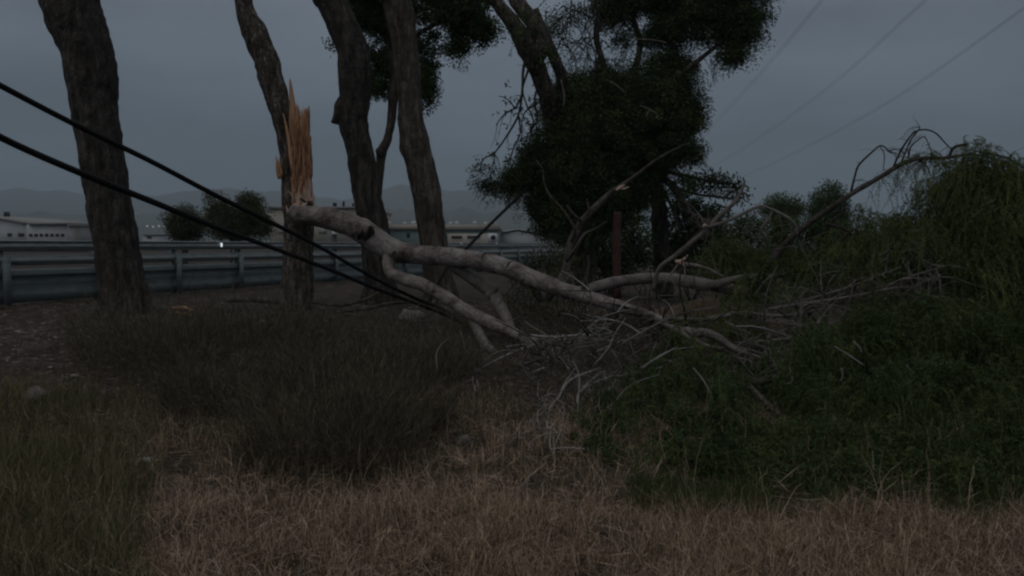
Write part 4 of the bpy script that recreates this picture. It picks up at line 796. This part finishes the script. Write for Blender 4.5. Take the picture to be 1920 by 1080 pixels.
mb = MB()
dn = lambda px, d_: np.clip(1.1 - np.abs(px - 490) / 420, 0, 1) * np.clip((d_ - 5.0 - 1.0 * np.abs(px - 620) / 300) / 1.2, 0, 1)
c = scatter(100, 960, 5.2, 12, 2000, .95, 1.3, dn); mb.add(*tufts(c, 9, .36, .0048, .16, 1.1, 6))
c = scatter(100, 960, 5.2, 12, 4800, 1.0, 1.3, dn); c[:, 2] += .03 + .36 * rng.random(len(c)) ** 1.6; leaf_balls(mb, c, .14, 22, .075, .0042, up=.35)
c = scatter(840, 1260, 7.0, 13, 1500, .7, 1.3); mb.add(*tufts(c, 7, .14, .005, .14, 1.3, 5)); c[:, 2] += .05; leaf_balls(mb, c, .12, 12, .08, .005, up=.2)
tag(mb.build('undergrowth', M['brush']), 'dull brown dry undergrowth across the dark middle ground left of the fallen limb', 'undergrowth', kind='stuff')
def brushy(label, px, d, wpx, h, n, m='brush'):
    """a dark feathery shrub of many thin upright stems"""
    b = gp(px, d); t = thing('feathery_shrub', label, 'shrub', b); w = wpx * d / F
    k = n; r = np.sqrt(rng.random(k)) * w; a = rng.uniform(0, 6.283, k)
    C = np.column_stack([b[0] + r * np.cos(a) * .85, b[1] + r * np.sin(a) * .6, np.zeros(k)]); C[:, 2] = GH(C[:, 0], C[:, 1]) - .02
    out = unit(np.column_stack([np.cos(a), np.sin(a) * .7, np.zeros(k)]) + rng.normal(size=(k, 3)) * (.5, .5, 0))
    hh = h * (1 - .6 * (r / w) ** 2) * rng.uniform(.3, 1.35, k)
    tt = np.linspace(0, 1, 6)
    pos = C[:, None] + np.array((0, 0, 1.0)) * (hh[:, None] * (tt - .12 * tt ** 2))[..., None] + (out * (.12 + .55 * r / w)[:, None] * hh[:, None] * .8)[:, None] * (tt ** 1.3)[None, :, None] + np.cumsum(rng.normal(size=(k, 6, 3)), 1) * .022 * tt[None, :, None]
    s_ = rand_unit(k); s_[:, 2] = 0; s_ = unit(s_); wv = (.006 * (1 - .7 * tt))[None, :, None]
    V = np.stack([pos - s_[:, None] * wv * .5, pos + s_[:, None] * wv * .5], 2).reshape(-1, 3); bs = (np.arange(k) * 12)[:, None]; kk = np.arange(5)[None] * 2
    mb = MB(); mb.add(V, np.stack([bs + kk, bs + kk + 1, bs + kk + 3, bs + kk + 2], -1).reshape(-1, 4)); mb.build('stems', M[m], t)
    mb = MB(); per = 16; u = rng.uniform(.25, 1, (k, per)); idx = np.clip((u * 5).astype(int), 0, 4); fr = u * 5 - idx
    A = np.take_along_axis(pos, idx[..., None], 1); B = np.take_along_axis(pos, idx[..., None] + 1, 1); p = A + (B - A) * fr[..., None]
    dd = unit((B - A).reshape(-1, 3)) * .8 + rand_unit(k * per) * .6; dd[:, 2] += .25
    mb.add(*leaves(p.reshape(-1, 3), unit(dd), rng.uniform(.05, .14, k * per), .0045)); mb.build('foliage', M[m], t)
brushy('dark feathery shrub at the foot of the thickest trunk', 280, 9.2, 150, .95, 420)
brushy('dark feathery shrub in front of the snapped tree, further back than its neighbours', 480, 10.2, 170, .75, 420)
brushy('largest dark feathery shrub, nearest the camera left of centre', 620, 5.95, 190, .78, 520)
brushy('small dark feathery shrub just right of the largest one', 735, 6.6, 110, .6, 380)
brushy('dark feathery shrub under the two cables, left of the fallen limb', 760, 8.6, 160, .75, 480)
brushy('dark feathery shrub between the nearest one and the snapped tree', 640, 8.0, 150, .8, 420)
brushy('low dark feathery shrub left of the nearest one', 400, 7.6, 120, .6, 300)

# ---------------------------------------------------------------- small things on the ground
def rock(name, label, px, d, size, m, cat='stone', group=None, flat=.6, lift=0.3, parent=None):
    b = gp(px, d); n1, n2 = 14, 8
    th = np.linspace(0, 2 * math.pi, n1, endpoint=False); ph = np.linspace(.06, math.pi - .06, n2)
    TH, PH = np.meshgrid(th, ph); u = np.stack([np.cos(TH) * np.sin(PH), np.sin(TH) * np.sin(PH), np.cos(PH)], -1).reshape(-1, 3)
    s_ = 1 + .35 * fbm(u * 1.6 + px * .37, 3)
    V = u * s_[:, None] * np.array(size) * .5; V[:, 2] *= flat
    V = V + b + (0, 0, size[2] * flat * lift)
    i = np.arange(n2 - 1)[:, None] * n1; j = np.arange(n1)[None]; jn = (j + 1) % n1
    Fq = np.stack([i + j, i + n1 + j, i + n1 + jn, i + jn], -1).reshape(-1, 4)
    return tag(mesh_obj(name, V, Fq, m, None, True), label, cat, group)
rock('plastic_scrap', 'white crumpled scrap lying in the dry grass near the middle', 869, 6.35, (.1, .08, .12), M['bark_pale2'], 'litter', flat=.8)
rock('pale_stone', 'small pale pinkish stone among straw stalks, below the white scrap', 895, 5.05, (.05, .05, .05), M['stone'], 'stone', flat=.8)
rock('rock_slab', 'pale broad rock under the forked branch, right of the snapped tree', 772, 12.6, (.42, .3, .24), M['stone'], 'rock', flat=.8)
rock('pale_rock', 'grey rock beside the weeds at the left edge', 60, 7.8, (.2, .16, .18), M['bark_pale2'], 'rock', flat=.9)
rock('pale_rock', 'pale flat rock in the dry grass at left', 265, 6.1, (.13, .1, .06), M['stone'], 'rock')
rock('blue_grey_rock', 'bluish pale rock beside the dead branches at middle right', 1450, 9.4, (.24, .2, .13), M['stone'], 'rock', lift=2.4)
for k, (px, d) in enumerate([(6, 13.0), (80, 12.4), (150, 11.3), (90, 8.9), (135, 8.6), (142, 7.4), (312, 10.6), (612, 12.2), (490, 12.4), (745, 6.9), (805, 5.45), (520, 10.8), (100, 10.6), (640, 11.0), (30, 11.5)]):
    rock('small_stone', 'tiny pale stone lying on the dark littered ground', px, d, (.055 + .03 * (k % 3), .05, .05), M['stone'], 'stone', 'small pale stones on the ground')
def ground_log(label, path, m='bark_mid'):
    mb = MB(); ptube(mb, path, sides=9, sub=6, rough=.14, freq=8); tag(mb.build('ground_branch', M[m], None, True), label, 'fallen branch')
ground_log('dark branch lying on the ground left of the snapped trunk', [(425, 563, 8, 13.4), (470, 562, 10, 13.4), (515, 566, 10, 13.4), (530, 568, 6, 13.4)])
ground_log('thin branch lying on the ground behind and right of the snapped trunk', [(590, 568, 6, 13.3), (640, 572, 7, 13.2), (690, 560, 6, 13.4), (720, 540, 4, 13.6)])
ground_log('long thin bent branch lying on the ground under the cables', [(640, 584, 7, 12.6), (690, 578, 8, 12.6), (740, 568, 7, 12.7), (800, 568, 4, 12.7)])
mb = MB(); splinter(mb, [(322, 578, 5, 12.6), (345, 577, 8, 12.5), (362, 583, 5, 12.4)]); splinter(mb, [(330, 586, 4, 12.4), (350, 589, 6, 12.35), (358, 592, 2, 12.3)]); tag(mb.build('wood_chip', M['wood'], None, True), 'orange torn wood chip on the ground right of the thickest trunk', 'wood')
mb = MB()
for pth in ([(820, 690, 2, 7.8), (818, 665, 2, 7.9), (828, 645, 1.8, 8), (845, 632, 1, 8.1)],): ptube(mb, pth, sides=5, sub=5)
tag(mb.build('dry_stalk', M['twig'], None, True), 'single pale curved stalk beside the dark shrub under the fallen limb', 'stalk')
mb = MB(); ptube(mb, [(905, 985, 4, 5.15), (940, 945, 4, 5.2), (985, 905, 4, 5.3), (1000, 880, 2.5, 5.5)], sides=6, sub=5, rough=.1); ptube(mb, [(955, 932, 2.5, 5.22), (975, 928, 2, 5.2)], sides=5)
tag(mb.build('dry_stick', M['bark_pale2'], None, True), 'thin dry stick lying slanted in the foreground grass', 'stick')

# ---------------------------------------------------------------- haze
mh = bpy.data.materials.new('haze_air'); mh.use_nodes = True; t_ = mh.node_tree; t_.nodes.clear()
o_ = t_.nodes.new('ShaderNodeOutputMaterial'); pv = t_.nodes.new('ShaderNodeVolumePrincipled'); pv.inputs['Color'].default_value = (.76, .90, 1.0, 1); pv.inputs['Density'].default_value = 0.00042; pv.inputs['Anisotropy'].default_value = 0.0
t_.links.new(pv.outputs[0], o_.inputs['Volume'])
q = MB(); q.box((0, 2200, 150), (9400, 5800, 310)); tag(q.build('haze', mh), kind='stuff')
